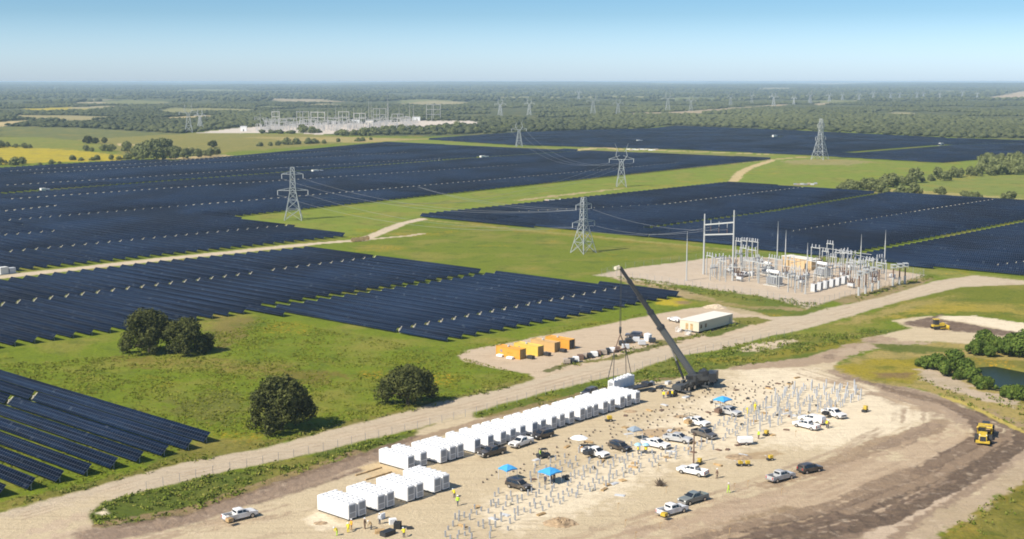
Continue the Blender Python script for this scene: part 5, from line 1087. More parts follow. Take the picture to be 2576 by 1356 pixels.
# lone brown pole, tank mound, spoil and brush
p_ = S(1744, 1166); t = thing('timber_pole', 'tall brown timber pole standing among the parked pickups', 'pole', tuple(p_)); MB().tube((0, 0, 0), (0, 0, 6.0), .16, 8, .12).build('shaft', brownc, t); MB().box((0, 0, 5.8), (1.2, .12, .14), .5).build('crossbar', brownc, t)
def mound(x, y, r, h, label, m_=dirt, name='dirt_pile'):
    n_ = 28; v = []; f = []; rng_ = np.random.default_rng(int(x))
    for i in range(8):
        for j in range(n_): a = 6.283 * j / n_; rr = r * (1 - i / 8) * (1 + rng_.normal() * .07); v.append((rr * math.cos(a) * 1.25, rr * math.sin(a), -.02 + h * math.sin(i / 8 * 1.5) * (1 + rng_.normal() * .12)))
    f = [(i * n_ + j, i * n_ + (j + 1) % n_, (i + 1) * n_ + (j + 1) % n_, (i + 1) * n_ + j) for i in range(7) for j in range(n_)] + [tuple(7 * n_ + j for j in range(n_))]
    o = MB().add(v, f).build(name, m_, None, tuple(S(x, y))); tag(o, label, 'dirt pile'); return o
mound(1409, 1316, 2.3, .9, 'brown dirt pile alone on the sand at the bottom centre'); mound(1858, 1150, 2.2, .35, 'low flat spoil mound between the yellow machines'); mound(1585, 1035, 1.3, .35, 'low brown mound below the crane, left'); mound(1712, 1048, 1.4, .3, 'low brown mound above the timber-loaded pickup'); mound(1795, 1334, .5, .2, 'tiny soil heap at the bottom right of centre')
mound(806, 1316, 1.0, .25, 'small pale mound left of the first cabinet pair', cap_mat if 0 else dirt); mound(1798, 774, 3.0, 1.1, 'pale dirt berm behind the office trailer', mat('pale_soil', (.47, .38, .27), .9, var=.2, scale=1))
t = thing('brush_pile', 'dark brown pile of torn roots and branches on the sand', 'brush pile', tuple(S(1661, 1222))); g_ = MB()
for k in range(46): a = random.uniform(0, 6.28); r = random.uniform(.1, 1.1); e = random.uniform(.2, 1.3); g_.tube((r * .4 * math.cos(a), r * .4 * math.sin(a), .05), (r * 1.1 * math.cos(a), r * 1.1 * math.sin(a), e), random.uniform(.05, .13), 5, .03)
g_.build('branches', bark, t)
# dark workbench and materials in front of the first cabinets
for k, (x, y, d_, m_, l_) in enumerate([(975, 1345, (2.4, 1.3, .7), craned, 'black workbench with tools at the bottom, right of the tan workers'), (1000, 1328, (1.4, 1.1, 1.0), black, 'black generator on the sand at the bottom centre left'), (988, 1318, (1.2, .9, .9), white, 'white tool chest behind the black generator'), (955, 1340, (1.6, 1.0, .5), timber, 'timber stack left of the black workbench'), (962, 1305, (1.2, .3, .9), whitec, 'white sheet leaning below the third cabinet pair'), (1030, 1330, (1.0, .8, .3), dkgrey, 'flat dark plate right of the black generator')]):
    crate_at(x, y, 0, d_, m_, 'workbench' if 'bench with' in l_ else 'generator' if 'generator on' in l_ else 'tool_chest' if 'chest' in l_ else 'timber_stack' if 'stack' in l_ else 'sheet_material', l_, 'site equipment', random.uniform(0, 1.5))
for k, (x, y) in enumerate([(935, 1185), (960, 1196), (985, 1206)]):
    o = MB().box((0, 0, .12), (6.5, .3, .24)).build('timber_skid', timber, None, tuple(S(x - 8, y + 2)), bevel=.02); o.rotation_euler = (0, 0, YU); tag(o, f'{ordn(k)} long timber skid from the back, left of the two rear cabinets', 'timber', 'timber skids')
# plate compactors, generators, light machines in yellow
def machine(x, y, label, rz=0.3, sc=1.0, n=1):
    t = thing('compactor', label, 'machine', tuple(S(x, y)), rz); g_ = MB(); g_.box((0, 0, .28), (1.3 * sc, .75 * sc, .3 * sc)); g_.build('base_plate', craned, t, bevel=.03); MB().box((.15, 0, .75 * sc), (.8 * sc, .65 * sc, .6 * sc)).build('engine', yelp, t, bevel=.06); g_ = MB(); g_.bar((-.3, 0, .5), (-1.0 * sc, 0, 1.1 * sc), .06); g_.bar((-1.0 * sc, -.3, 1.1 * sc), (-1.0 * sc, .3, 1.1 * sc), .06); g_.build('handle', greyp, t); wheels(t, (.2,), .4 * sc, .25 * sc, .12)
for q_ in [(1531, 1060, 'yellow site machine against the far half of the cabinet row', .3, 1.2), (1758, 1168, 'orange and black machine behind the clean white pickup', 1., 1.1), (1860, 1172, 'yellow compactor on a dark sled, left of three at centre right', .2, 1.0), (1878, 1172, 'yellow compactor on a dark sled, middle of three at centre right', .2, 1.0), (1936, 1158, 'yellow compactor on a dark sled, right of three at centre right', .4, 1.0), (1926, 1096, 'orange machine beside the white generator trailer', .8, 1.1), (2175, 1036, 'yellow machine alone at the right end of the piles', .9, 1.3)]: machine(*q_)
t = thing('generator_trailer', 'white generator trailer with dark wheels near the tall piles', 'trailer', tuple(S(1874, 1118)), .1); MB().box((0, 0, 1.05), (2.9, 1.4, 1.1)).build('housing', white, t, bevel=.12); MB().bar((1.4, 0, .5), (2.6, 0, .45), .1).build('drawbar', craned, t); MB().box((-.3, -.1, .45), (2.6, 1.2, .14)).build('chassis', brownc, t); wheels(t, (0,), .8, .34, .2)
t = thing('utility_vehicle', 'small dark utility vehicle left of centre near the black suv', 'utility vehicle', tuple(S(1366, 1152)), .4); MB().box((0, 0, .65), (2.6, 1.3, .5)).build('body', craned, t, bevel=.06); g_ = MB(); [g_.bar((a, b_ * .6, .8), (a * .8, b_ * .55, 1.8), .07) for a in (-.8, .7) for b_ in (-1, 1)]; g_.build('roll_cage', craned, t); MB().box((0, 0, 1.82), (1.5, 1.2, .07)).build('roof', black, t); MB().box((-.1, 0, 1.0), (.6, 1.1, .4)).build('seat', craned, t); wheels(t, (-.85, .9), .6, .33, .24)
# ---- scraper and dozer
ps = S(2474, 1106); t = thing('motor_scraper', 'big yellow earth scraper on the dark soil track at the right edge', 'earthmover', tuple(ps), R(-113)); L9 = t; t.scale = (.95, .92, .95)
g_ = MB(); g_.prof([(2.2, .9), (5.0, .9), (5.2, 1.5), (5.0, 2.2), (2.4, 2.45)], -.85, .85, .1, 2.0); g_.build('engine_hood', yelp, t, bevel=.1); MB().box((5.2, 0, 1.5), (.1, 1.2, 1.0)).build('grille', craned, t); MB().box((4.9, 0, .8), (.7, 2.9, .5)).build('front_bumper', yelp, t, bevel=.05)
g_ = MB(); g_.box((1.6, -.45, 2.6), (1.3, 1.3, 1.7)); c9 = g_.build('cab', yelp, t, bevel=.06); MB().box((1.7, -.45, 2.85), (1.35, 1.34, .8)).build('window', glass, c9); MB().box((1.6, -.45, 3.5), (1.6, 1.5, .1)).build('cab_roof', yelp, t)
g_ = MB(); g_.tube((1.2, 0, 2.3), (-.8, 0, 2.6), .35, 8); g_.tube((-.8, -1.5, 2.5), (-.8, 1.5, 2.5), .25, 8); [g_.bar((-.8, s * 1.5, 2.4), (-3.2, s * 1.55, 1.2), .3) for s in (-1, 1)]; g_.build('gooseneck', yelp, t)
g_ = MB(); [g_.box((-3.2, s * 1.45, 1.5), (3.8, .15, 1.6)) for s in (-1, 1)]; g_.box((-5.0, 0, 1.5), (.2, 2.9, 1.6)); g_.box((-3.2, 0, .75), (3.8, 2.8, .15)); g_.build('bowl', yelp, t, bevel=.03); mound_ = MB().box((-3.2, 0, 1.7), (3.4, 2.7, .7), taper=.8).build('soil_load', dirt, t, bevel=.2); g_ = MB(); g_.box((-6.2, 0, 1.8), (1.8, 1.6, 1.2)); g_.build('rear_engine', craned, t, bevel=.08); wheels(t, (2.6, -6.0), 1.45, .95, .75)
for s in (-1, 1): MB().tube((4.6, s * .7, 2.2), (4.75, s * .7, 2.2), .16, 8).build('headlight', mat_c('lamp_lens', (.75, .75, .72), .2), t)
pd = S(2358, 828); t = thing('bulldozer', 'small yellow bulldozer pushing dark soil at the upper right', 'bulldozer', tuple(pd), R(8))
g_ = MB(); g_.box((.9, 0, 1.45), (2.0, 1.1, 1.0)); g_.box((-.9, 0, 1.1), (1.8, 1.3, .6)); g_.build('body', yelp, t, bevel=.08); g_ = MB(); g_.box((-.6, 0, 2.2), (1.3, 1.3, 1.5)); c9 = g_.build('cab', craned, t, bevel=.05); MB().box((-.6, 0, 3.0), (1.6, 1.6, .16)).build('cab_roof', yelp, t)
for s in (-1, 1):
    g_ = MB(); g_.prof([(-1.9, .5), (-1.5, .05), (1.7, .05), (2.1, .5), (1.7, .95), (-1.5, .95)], s * 1.0 - .25, s * 1.0 + .25); g_.build('track', black, t); MB().bar((.2, s * 1.3, .5), (2.5, s * 1.3, .6), .16).build('push_arm', yelp, t)
g_ = MB(); g_.prof([(2.6, .1), (2.85, .1), (2.65, .6), (2.85, 1.3), (2.6, 1.3), (2.42, .7)], -1.75, 1.75); g_.build('blade', yelp, t)
# ================================================================ SUBSTATION
insul = mat('insulator_brown', (.13, .07, .05), .4); galv = mat('dull_galvanised', (.44, .45, .44), .55, .15); tanb = mat('block_tan', (.50, .37, .21), .8)
def top_h(x, yb_, yt): return height_at(S(x, yb_), yt)
SG = 'switchgear in the near substation'
p1, p2 = S(1769, 690), S(1842, 706); yg = yaw(p1, p2); Lg = (p2 - p1).length; t = thing('dead_end_gantry', 'tall two-legged steel gantry with two crossbeams at the left of the substation', 'gantry', tuple(p1), yg); H1 = top_h(1769, 690, 538); H2 = top_h(1842, 706, 529)
for x_, h_ in ((0, H1), (Lg, H2)): MB().tube((x_, 0, -.2), (x_, 0, h_), .42, 10, .24).build('leg', galv, t)
for f_ in (.82, .655): MB().bar((0, 0, H1 * f_), (Lg, 0, H2 * (f_ + .01)), .5).build('crossbeam', galv, t)
for k in (.22, .5, .78):
    g_ = MB(); [g_.tube((Lg * k, 0, H1 * .82 - .3 - j * .3), (Lg * k, 0, H1 * .82 - .42 - j * .3), .2, 8) for j in range(6)]; g_.tube((Lg * k, 0, H1 * .82), (Lg * k, 0, H1 * .82 - 2.2), .05, 5); g_.build('insulator', insul, t); MB().tube((Lg * k, 0, H1 * .83), (Lg * k, 0, H1 * .83 + 2.0), .1, 5).build('spike', galv, t)
masts = [(1726, 706, 581, 'at the far left of the pad'), (1953, 690, 556, 'tallest, left of the tan building'), (1974, 672, 578, 'just behind the tan building'), (2029, 682, 610, 'shortest, right of the tan building'), (2162, 706, 589, 'behind the riser poles'), (2223, 688, 578, 'rightmost, near the panels'), (1864, 690, 607, 'right of the gantry'), (2025, 740, 659, 'in front, right of the left transformer')]
for x, yb_, yt, l_ in masts:
    t = thing('lightning_mast', 'slim grey lightning mast in the substation, ' + l_, 'lightning mast', tuple(S(x, yb_)), 0, 'lightning masts in the substation'); h_ = top_h(x, yb_, yt); MB().tube((0, 0, 0), (0, 0, h_ * .75), .27, 8, .17).build('shaft', galv, t); MB().tube((0, 0, h_ * .75), (0, 0, h_), .12, 6, .03).build('tip', galv, t); MB().box((0, 0, .1), (.9, .9, .25)).build('footing', concrete, t)
# control building
a, b_ = S(1966, 668), S(2040, 680); yc = yaw(a, b_); Lb = (b_ - a).length; t = thing('control_building', 'tan flat-roofed control building in the middle of the substation', 'building', tuple((a + b_) / 2 + Vector((-math.sin(yc), math.cos(yc), 0)) * 2.5), yc)
MB().box((0, 0, 1.9), (Lb, 5, 3.8)).build('wall', tanb, t); MB().box((0, 0, 3.9), (Lb + .4, 5.4, .2)).build('roof', roofw, t); MB().box((Lb * .3, -2.53, 1.2), (1, .06, 2.2)).build('door', dkgrey, t); [MB().box((-Lb / 2 + 1 + k * Lb / 7, -2.56, 2.0), (.25, .1, 3.2)).build('pilaster', timber, t) for k in range(7)]
def transformer(x, y, rz, label, tank_len=6.0, sc=1.0):
    t = thing('transformer', label, 'transformer', tuple(S(x, y)), rz, 'transformers in the substation'); t.scale = (sc,) * 3
    MB().box((0, 0, .15), (6.5, 4.6, .3)).build('plinth', concrete, t); MB().box((0, 0, 2.0), (4.2, 2.3, 3.2)).build('tank', galv, t, bevel=.08); r0 = None
    for s in (-1, 1):
        for k in range(4):
            if r0 is None: g_ = MB(); [g_.box((j * .11 - .3, 0, 0), (.05, .9, 2.4)) for j in range(7)]; r0 = g_.build('radiator', greyp, t, loc=(-1.5 + k * 1.0, s * 1.75, 2.0))
            else: c = r0.copy(); COL.objects.link(c); c.parent = t; c.location = (-1.5 + k * 1.0, s * 1.75, 2.0)
    g_ = MB(); g_.tube((-tank_len / 2, -.6, 5.0), (tank_len / 2, -.6, 5.0), .62, 14); g_.build('conservator', white, t); g_ = MB(); [g_.bar((a, -.6, 3.5), (a, -.6, 4.6), .15) for a in (-1.6, 1.6)]; g_.build('conservator_stand', greyp, t)
    for k in (-1.2, 0, 1.2):
        g_ = MB(); g_.tube((k, .5, 3.6), (k, .9, 5.6), .1, 6); [g_.tube((k, .5 + .4 * j / 7, 3.7 + 1.8 * j / 7), (k, .52 + .4 * j / 7, 3.82 + 1.8 * j / 7), .24, 8) for j in range(7)]; g_.build('bushing', insul, t)
    return t
transformer(1947, 718, yc + .05, 'grey transformer with a white tank on top, left of the substation centre', 5.6)
transformer(2070, 696, yc - .1, 'grey transformer with a white tank on top, right of the tan building', 5.6)
transformer(1932, 690, yc, 'grey transformer with a white tank, behind the left one', 4.0, .85)
# row of grey cabinets
c0_ = None
for k in range(6):
    p = S(2046, 734).lerp(S(2122, 714), k / 5); lab = f'{ordn(k)} grey capacitor cabinet from the left in the row of six'
    if c0_ is None:
        c0_ = thing('capacitor_cabinet', lab, 'cabinet', tuple(p), yaw(S(2046, 734), S(2122, 714)), 'capacitor cabinets in a row'); MB().box((0, 0, 1.55), (1.7, 1.6, 2.5)).build('case', greyp, c0_, bevel=.04); MB().box((-.3, -.83, 1.6), (.8, .05, 2.1)).build('door', dkgrey, c0_); MB().box((0, 0, .15), (1.9, 1.8, .3)).build('plinth', concrete, c0_); g_ = MB(); [g_.tube((j, 0, 2.8), (j, 0, 3.8), .12, 6) for j in (-.5, .5)]; g_.build('insulator', insul, c0_)
    else: copy_tree(c0_, tuple(p), c0_.rotation_euler.z, lab)
# riser poles
for gi, (pts, hh, wh) in enumerate([([(2159, 744), (2176, 739), (2193, 733), (2209, 727)], 8.6, 'near row of four'), ([(2245, 719), (2261, 717), (2275, 715)], 7.8, 'right row of three')]):
    for k, (x, y) in enumerate(pts):
        t = thing('riser_pole', f'{ordn(k)} brown and grey cable riser pole from the left, {wh}', 'riser pole', tuple(S(x, y)), 0, 'cable riser poles'); MB().tube((0, 0, 0), (0, 0, 3.0), .42, 8).build('base_sleeve', galv, t); MB().tube((0, 0, 3.0), (0, 0, hh - 1.8), .26, 8).build('shaft', brownc, t)
        g_ = MB(); g_.box((0, 0, hh - 1.2), (1.6, 2.4, .18)); g_.box((0, 0, hh - .2), (1.6, 2.4, .15)); [g_.bar((a, b__, hh - 1.9), (a, b__, hh), .12) for a in (-.7, .7) for b__ in (-1, 0, 1)]; g_.build('switch_head', galv, t)
# switch structures and bus supports laid out on the pad
def switch(x, y, label, rz, h_=4.2, w_=4.5):
    t = thing('disconnect_switch', label, 'switch stand', tuple(S(x, y)), rz, 'switch stands on the pad')
    for s in (-1, 1): MB().bar((s * w_ / 2, 0, 0), (s * w_ / 2, 0, h_), .26).build('leg', galv, t)
    MB().bar((-w_ / 2 - .3, 0, h_), (w_ / 2 + .3, 0, h_), .28).build('beam', galv, t)
    for k in (-1, 0, 1):
        g_ = MB(); g_.tube((k * w_ / 2.4, 0, h_), (k * w_ / 2.4, 0, h_ + 1.4), .14, 6); [g_.tube((k * w_ / 2.4, 0, h_ + .2 + j * .3), (k * w_ / 2.4, 0, h_ + .3 + j * .3), .24, 8) for j in range(4)]; g_.build('insulator', greyp, t)
    return t
def breaker(x, y, label, rz):
    t = thing('circuit_breaker', label, 'circuit breaker', tuple(S(x, y)), rz, 'circuit breakers on the pad'); MB().box((0, 0, 1.3), (2.6, 1.1, 1.0)).build('tank', greyp, t, bevel=.05); g_ = MB(); [g_.bar((a, b_, 0), (a, b_, 1.0), .14) for a in (-1.1, 1.1) for b_ in (-.4, .4)]; g_.build('frame', galv, t)
    for k in (-.9, 0, .9):
        g_ = MB(); g_.tube((k, -.2, 1.8), (k * 1.2, -.7, 3.6), .15, 6); g_.tube((k, .2, 1.8), (k * 1.2, .7, 3.6), .15, 6); g_.build('bushing', insul, t)
SWL = [(1794, 704), (1817, 708), (1800, 690), (1824, 693), (1850, 699), (1882, 684), (1900, 700), (1890, 668), (1868, 672), (1846, 676), (1910, 674), (1920, 716), (1990, 722), (2000, 706), (2015, 716), (2008, 736), (1985, 704), (2040, 708), (2100, 704), (2120, 697), (2135, 712), (2140, 690), (2095, 668), (2110, 676), (2060, 668), (2075, 660), (2150, 700), (2165, 716), (2185, 706), (2200, 696), (2190, 688), (2215, 704), (2170, 680), (1990, 734), (2140, 725), (1784, 694), (1808, 697), (1833, 701), (1812, 684), (1838, 686), (1858, 688), (1876, 678), (1905, 688), (1895, 710), (1860, 708), (1915, 702), (1970, 728), (1998, 724), (2020, 726), (2028, 700), (2055, 712), (2085, 712), (2108, 690), (2128, 686), (2130, 704), (2148, 708), (2175, 698), (2182, 716), (2160, 690), (2140, 678), (2122, 672), (2086, 660), (2050, 662), (2210, 690), (2196, 710), (2156, 724), (2176, 726), (1940, 700), (1958, 704), (1975, 696)]
for k, (x, y) in enumerate(SWL):
    wh = 'left of the transformers' if x < 1930 else 'between the transformers' if x < 2050 else 'right of the transformers'
    if k % 5 == 4: breaker(x, y, 'grey circuit breaker with raised bushings ' + wh, yc + math.pi / 2 * (k % 2))
    else: switch(x, y, 'steel switch stand with three insulators ' + wh, yc + (math.pi / 2 if k % 3 == 0 else 0), random.choice([3.4, 4.4, 6.2, 7.5]), random.choice([3.2, 4.5]))
for k, (a, b_, z) in enumerate([((1794, 704), (1900, 700), 5.2), ((1800, 690), (1890, 668), 5.4), ((1900, 700), (2015, 716), 6.0), ((1985, 704), (2110, 676), 6.2), ((2040, 708), (2150, 700), 5.6), ((2095, 668), (2200, 696), 6.4), ((2008, 736), (2165, 716), 5.8), ((1817, 708), (1920, 716), 5.6), ((2060, 668), (2190, 688), 7.2)]):
    pa, pb_ = S(*a), S(*b_); o = MB().tube((0, 0, 0), tuple(pb_ - pa), .09, 6).build('bus_bar', galv, None, (pa.x, pa.y, z)); tag(o, 'long silver bus bar carried above the switch stands', 'bus bar', 'bus bars over the switch stands')
g_ = None
for x, y, l_ in ((1878, 694, 'white equipment cabinet beside the substation pickup'), (2232, 700, 'grey kiosk near the right riser poles')): crate_at(x + 12, y, 0, (2.0, 1.2, 1.6), greyp, 'kiosk', l_, 'cabinet', yc)
# small lattice group behind the gantry
for k, (x, y) in enumerate([(1870, 655), (1884, 656), (1898, 658), (1856, 656)]): switch(x, y, 'tall steel frame at the back of the substation behind the gantry', yc, 8.0, 3.0)['group'] = 'tall back frames'
# ---- fences
def fence(pts, label, h_, step, name='wire_fence', wires=4, pr=.05):
    P_ = [S(*p) for p in pts]; t = thing(name, label, 'fence', tuple(P_[0])); posts = []; carry = 0
    for a, b_ in zip(P_, P_[1:]):
        L_ = (b_ - a).length; d_ = carry
        while d_ < L_: posts.append(a.lerp(b_, d_ / L_)); d_ += step
        carry = d_ - L_
    posts = posts[:100]; p0_ = None
    for p in posts:
        q_ = p - P_[0]
        if p0_ is None: p0_ = MB().tube((0, 0, -.2), (0, 0, h_), pr, 6).build('post', dkm, t, loc=tuple(q_))
        else: c = p0_.copy(); COL.objects.link(c); c.parent = t; c.location = q_
    g_ = MB()
    for a, b_ in zip(posts, posts[1:]):
        for k in range(wires): z = h_ * (k + 1) / wires - .03; q1, q2 = a - P_[0], b_ - P_[0]; g_.tube((q1.x, q1.y, z), (q2.x, q2.y, z), .012, 3)
    g_.build('wires', dkm, t); return t
fence([(368, 1234), (500, 1200), (644, 1172), (858, 1124), (1044, 1080), (1190, 1044), (1287, 1016), (1448, 970), (1594, 932), (1690, 905), (1850, 868), (2010, 838)], 'thin wire fence between the dirt road and the work yard', 1.7, 3.4, pr=.045)
fence([(1512, 691), (1600, 701), (1737, 721), (1931, 748), (2028, 775), (2110, 752), (2208, 730), (2328, 694)], 'chain link fence along the near side of the substation pad', 2.2, 3.5, 'chain_link_fence', 6)
fence([(1512, 691), (1564, 676), (1754, 652), (1806, 645), (1931, 647), (2121, 661), (2218, 675), (2328, 692)], 'chain link fence along the far side of the substation pad', 2.2, 5.0, 'chain_link_fence', 6)
# ================================================================ TOWERS
lat = mat('tower_steel', (.36, .38, .38), .55, .2)
def lattice(g_, lv, th):
    # lv: list of (z, half width)
    for (z0, w0), (z1, w1) in zip(lv, lv[1:]):
        c0 = [(-w0, -w0, z0), (w0, -w0, z0), (w0, w0, z0), (-w0, w0, z0)]; c1 = [(-w1, -w1, z1), (w1, -w1, z1), (w1, w1, z1), (-w1, w1, z1)]
        for i in range(4):
            j = (i + 1) % 4; g_.bar(c0[i], c1[i], th); g_.bar(c0[i], c1[j], th * .7); g_.bar(c0[j], c1[i], th * .7); g_.bar(c1[i], c1[j], th * .7)
def tower_a(x, y, yt, label, group, th=.22, rz=0.0):
    p = S(x, y); H = height_at(p, yt); t = thing('transmission_tower', label, 'pylon', tuple(p), rz, group); bw = H * .165
    g_ = MB(); lattice(g_, [(0, bw), (H * .20, bw * .74), (H * .38, bw * .52), (H * .52, bw * .36), (H * .62, bw * .30), (H * .75, bw * .27), (H * .88, bw * .25), (H, bw * .2)], th); g_.build('mast', lat, t)
    for f_, wd in ((.56, .285), (.87, .20)):
        g_ = MB()
        for s in (-1, 1):
            e = s * H * wd; g_.bar((s * .5, -bw * .28, H * f_), (e, 0, H * f_ + .1), th * .8); g_.bar((s * .5, bw * .28, H * f_), (e, 0, H * f_ + .1), th * .8); g_.bar((s * .5, 0, H * f_ + H * .055), (e, 0, H * f_ + .1), th * .8); g_.bar((e * .55, -bw * .13, H * f_ + .05), (e * .55, bw * .13, H * f_ + .05), th * .6); g_.bar((e * .55, 0, H * f_), (e * .55, 0, H * f_ + H * .03), th * .6)
        g_.build('crossarm', lat, t)
        for s in (-1, 1): MB().tube((s * H * wd, 0, H * f_), (s * H * wd, 0, H * f_ - H * .085), th * .7, 6).build('insulator', greyp, t)
    return t, H
def tower_v(x, y, yt, label, group, th=.24, rz=0.0):
    p = S(x, y); H = height_at(p, yt); t = thing('transmission_tower', label, 'pylon', tuple(p), rz, group); bw = H * .115
    g_ = MB(); lattice(g_, [(0, bw), (H * .22, bw * .72), (H * .42, bw * .48), (H * .58, bw * .32)], th)
    for s in (-1, 1):
        for dy_2 in (-bw * .3, bw * .3): g_.bar((s * bw * .32, dy_2, H * .58), (s * H * .13, dy_2 * .6, H * .72), th); g_.bar((s * H * .13, dy_2 * .6, H * .72), (s * H * .10, 0, H * .86), th); g_.bar((s * H * .10, 0, H * .86), (s * H * .155, 0, H), th)
        g_.bar((s * H * .155, 0, H), (s * H * .07, 0, H * .80), th * .7)
    g_.build('mast', lat, t); g_ = MB()
    for s in (-1, 1): g_.bar((0, -bw * .3, H * .63), (s * H * .30, 0, H * .64), th); g_.bar((0, bw * .3, H * .63), (s * H * .30, 0, H * .64), th); g_.bar((s * H * .04, 0, H * .72), (s * H * .30, 0, H * .64), th)
    g_.build('crossarm', lat, t)
    for s in (-1, 0, 1): MB().tube((s * H * .28, 0, H * .64), (s * H * .28, 0, H * .56), th * .7, 6).build('insulator', greyp, t)
    return t, H
T1, h1 = tower_a(738, 553, 421, 'lattice pylon with drooping arms standing right of the wide left panel block', 'near pylons', .26, 0.1)
T2, h2 = tower_a(1467, 636, 497, 'lattice pylon in the green meadow left of the substation', 'near pylons', .22, .75)
T3, h3 = tower_v(1562, 470, 361, 'pylon with two raised horns in the middle of the panel fields', 'near pylons', .26, 0.0)
T4, h4 = tower_a(2062, 401, 299, 'tall broad lattice pylon at the edge of the far panel block', 'near pylons', .30, .9)
T5, h5 = tower_v(1305, 369, 300, 'slim horned pylon left of the far panel block', 'near pylons', .34, .2)
far_t = [(475, 334, 254, 'left of the white substation yard, the taller of two'), (504, 326, 270, 'left of the white substation yard, the shorter of two'), (1258, 295, 243, 'in the wood right of the distant substation, left of two'), (1331, 290, 244, 'in the wood right of the distant substation, right of two'), (1491, 290, 233, 'in the wood above the horned pylon, left of two'), (1554, 289, 243, 'in the wood above the horned pylon, right of two'), (1679, 281, 227, 'on the pale cleared strip, leftmost'), (1737, 280, 237, 'on the pale cleared strip, second'), (1837, 268, 232, 'on the pale cleared strip, third'), (1890, 262, 229, 'on the pale cleared strip, rightmost')]
for x, y, yt, l_ in far_t: tower_v(x, y, yt, 'faint grey pylon ' + l_, 'distant pylons', .42, random.uniform(-.3, .3))
for k, (x, y, yt) in enumerate([(1945, 268, 229), (1996, 263, 238), (2037, 262, 226), (2085, 256, 230), (2118, 252, 231), (2160, 254, 230), (2196, 250, 226), (2239, 248, 228), (2262, 247, 230), (2306, 247, 227), (2322, 247, 228), (2363, 247, 231), (2420, 246, 224), (2457, 246, 229), (1455, 250, 222)]):
    t, _ = tower_v(x, y, yt, 'tiny pale pylon in the haze near the horizon at right', 'hazy pylons on the horizon', .8, random.uniform(-.3, .3))
# conductors
cab_m = mat('conductor', (.22, .23, .24), .5)
def wire(a, b_, sag, label, group, r=.045):
    a, b_ = Vector(a), Vector(b_); g_ = MB(); pr = None
    for k in range(17):
        s = k / 16; p = a.lerp(b_, s); p.z -= sag * 4 * s * (1 - s)
        if pr is not None: g_.tube(tuple(pr - a), tuple(p - a), r, 4)
        pr = p
    o = g_.build('power_cable', cab_m, None, tuple(a)); tag(o, label, 'cable', group)
def arm(T, H, side, f_, wd, drop=.085): return T.location + Vector((math.cos(T.rotation_euler.z) * side * H * wd, math.sin(T.rotation_euler.z) * side * H * wd, H * (f_ - drop)))
for s in (-1, 1):
    for f_, wd in ((.56, .285), (.87, .20)): wire(arm(T1, h1, s, f_, wd), arm(T2, h2, s, f_, wd), 7, 'power cable sagging between the two drooping-arm pylons', 'cables between the two near pylons', .05)
gz = Vector((math.cos(yg), math.sin(yg), 0))
for k, (s, f_, wd) in enumerate([(-1, .56, .285), (1, .56, .285), (1, .87, .20)]): wire(arm(T2, h2, s, f_, wd), p1 + gz * Lg * (.22, .5, .78)[k] + Vector((0, 0, H1 * .80)), 3.0, 'power cable running from the meadow pylon to the substation gantry', 'cables into the substation', .045)
for s in (-1, 0, 1):
    wire(arm(T3, h3, s, .64, .28), arm(T5, h5, s, .64, .28), 14, 'power cable running back from the horned pylon', 'cables from the horned pylon', .06)
    wire(arm(T3, h3, s, .64, .28), arm(T1, h1, s if s else 1, .56, .285), 14, 'power cable between the horned pylon and the left pylon', 'cables from the horned pylon to the left', .05)
for s in (-1, 1): wire(arm(T2, h2, s, .87, .2), S(1050, 470, 20), 3, 'power cable running left from the meadow pylon over the panels', 'cables left of the meadow pylon', .045)
galv_near = galv; galv = mat('weathered_galvanised', (.40, .39, .38), .6)
# ================================================================ FAR SUBSTATION
def mast_far(x, yb_, yt, label, group, r=.45):
    p = S(x, yb_); t = thing('lightning_mast', label, 'lightning mast', tuple(p), 0, group); h_ = height_at(p, yt); MB().tube((0, 0, 0), (0, 0, h_ * .7), r, 6, r * .7).build('shaft', galv, t); MB().tube((0, 0, h_ * .7), (0, 0, h_), r * .5, 5, .1).build('tip', galv, t)
for x, yb_, yt in [(655, 318, 275), (690, 320, 268), (700, 320, 270), (755, 318, 274), (800, 320, 273), (845, 322, 266), (862, 322, 268), (872, 322, 272), (890, 321, 270), (928, 318, 250), (934, 316, 255), (975, 318, 236), (977, 314, 252), (1004, 312, 264), (1030, 312, 258), (1040, 312, 262), (910, 322, 272), (948, 318, 266), (1086, 304, 262), (825, 320, 274)]:
    mast_far(x, yb_, yt, 'thin pale mast rising from the distant substation', 'masts in the distant substation')
def gantry_far(x, yb_, yt, w_, label, group, legs=2, beams=2):
    p = S(x, yb_); h_ = height_at(p, yt); t = thing('substation_gantry', label, 'gantry', tuple(p), random.uniform(-.25, .25), group)
    for k in range(legs): MB().bar((-w_ / 2 + w_ * k / (legs - 1), 0, 0), (-w_ / 2 + w_ * k / (legs - 1), 0, h_), .8).build('leg', galv, t)
    for k in range(beams): MB().bar((-w_ / 2, 0, h_ * (.97 - .3 * k)), (w_ / 2, 0, h_ * (.97 - .3 * k)), .8).build('beam', galv, t)
for x, yb_, yt, w_, lg in [(694, 322, 280, 12, 2), (762, 326, 280, 18, 3), (800, 326, 281, 22, 3), (865, 325, 280, 16, 2), (905, 325, 284, 18, 3), (955, 322, 272, 20, 3), (1000, 320, 286, 18, 3), (840, 330, 296, 18, 3), (780, 332, 300, 20, 3), (720, 328, 298, 22, 3), (890, 332, 300, 18, 3), (940, 328, 300, 20, 3), (1020, 318, 294, 16, 2), (680, 330, 304, 16, 3), (745, 333, 306, 18, 3), (985, 326, 302, 16, 2)]: gantry_far(x, yb_, yt, w_, 'pale steel gantry in the distant substation', 'gantries in the distant substation', lg)
t_ = gantry_far(1090, 303, 262, 26, 'tall three-legged gantry standing apart at the right of the distant substation', 'lone far gantry', 3, 3)
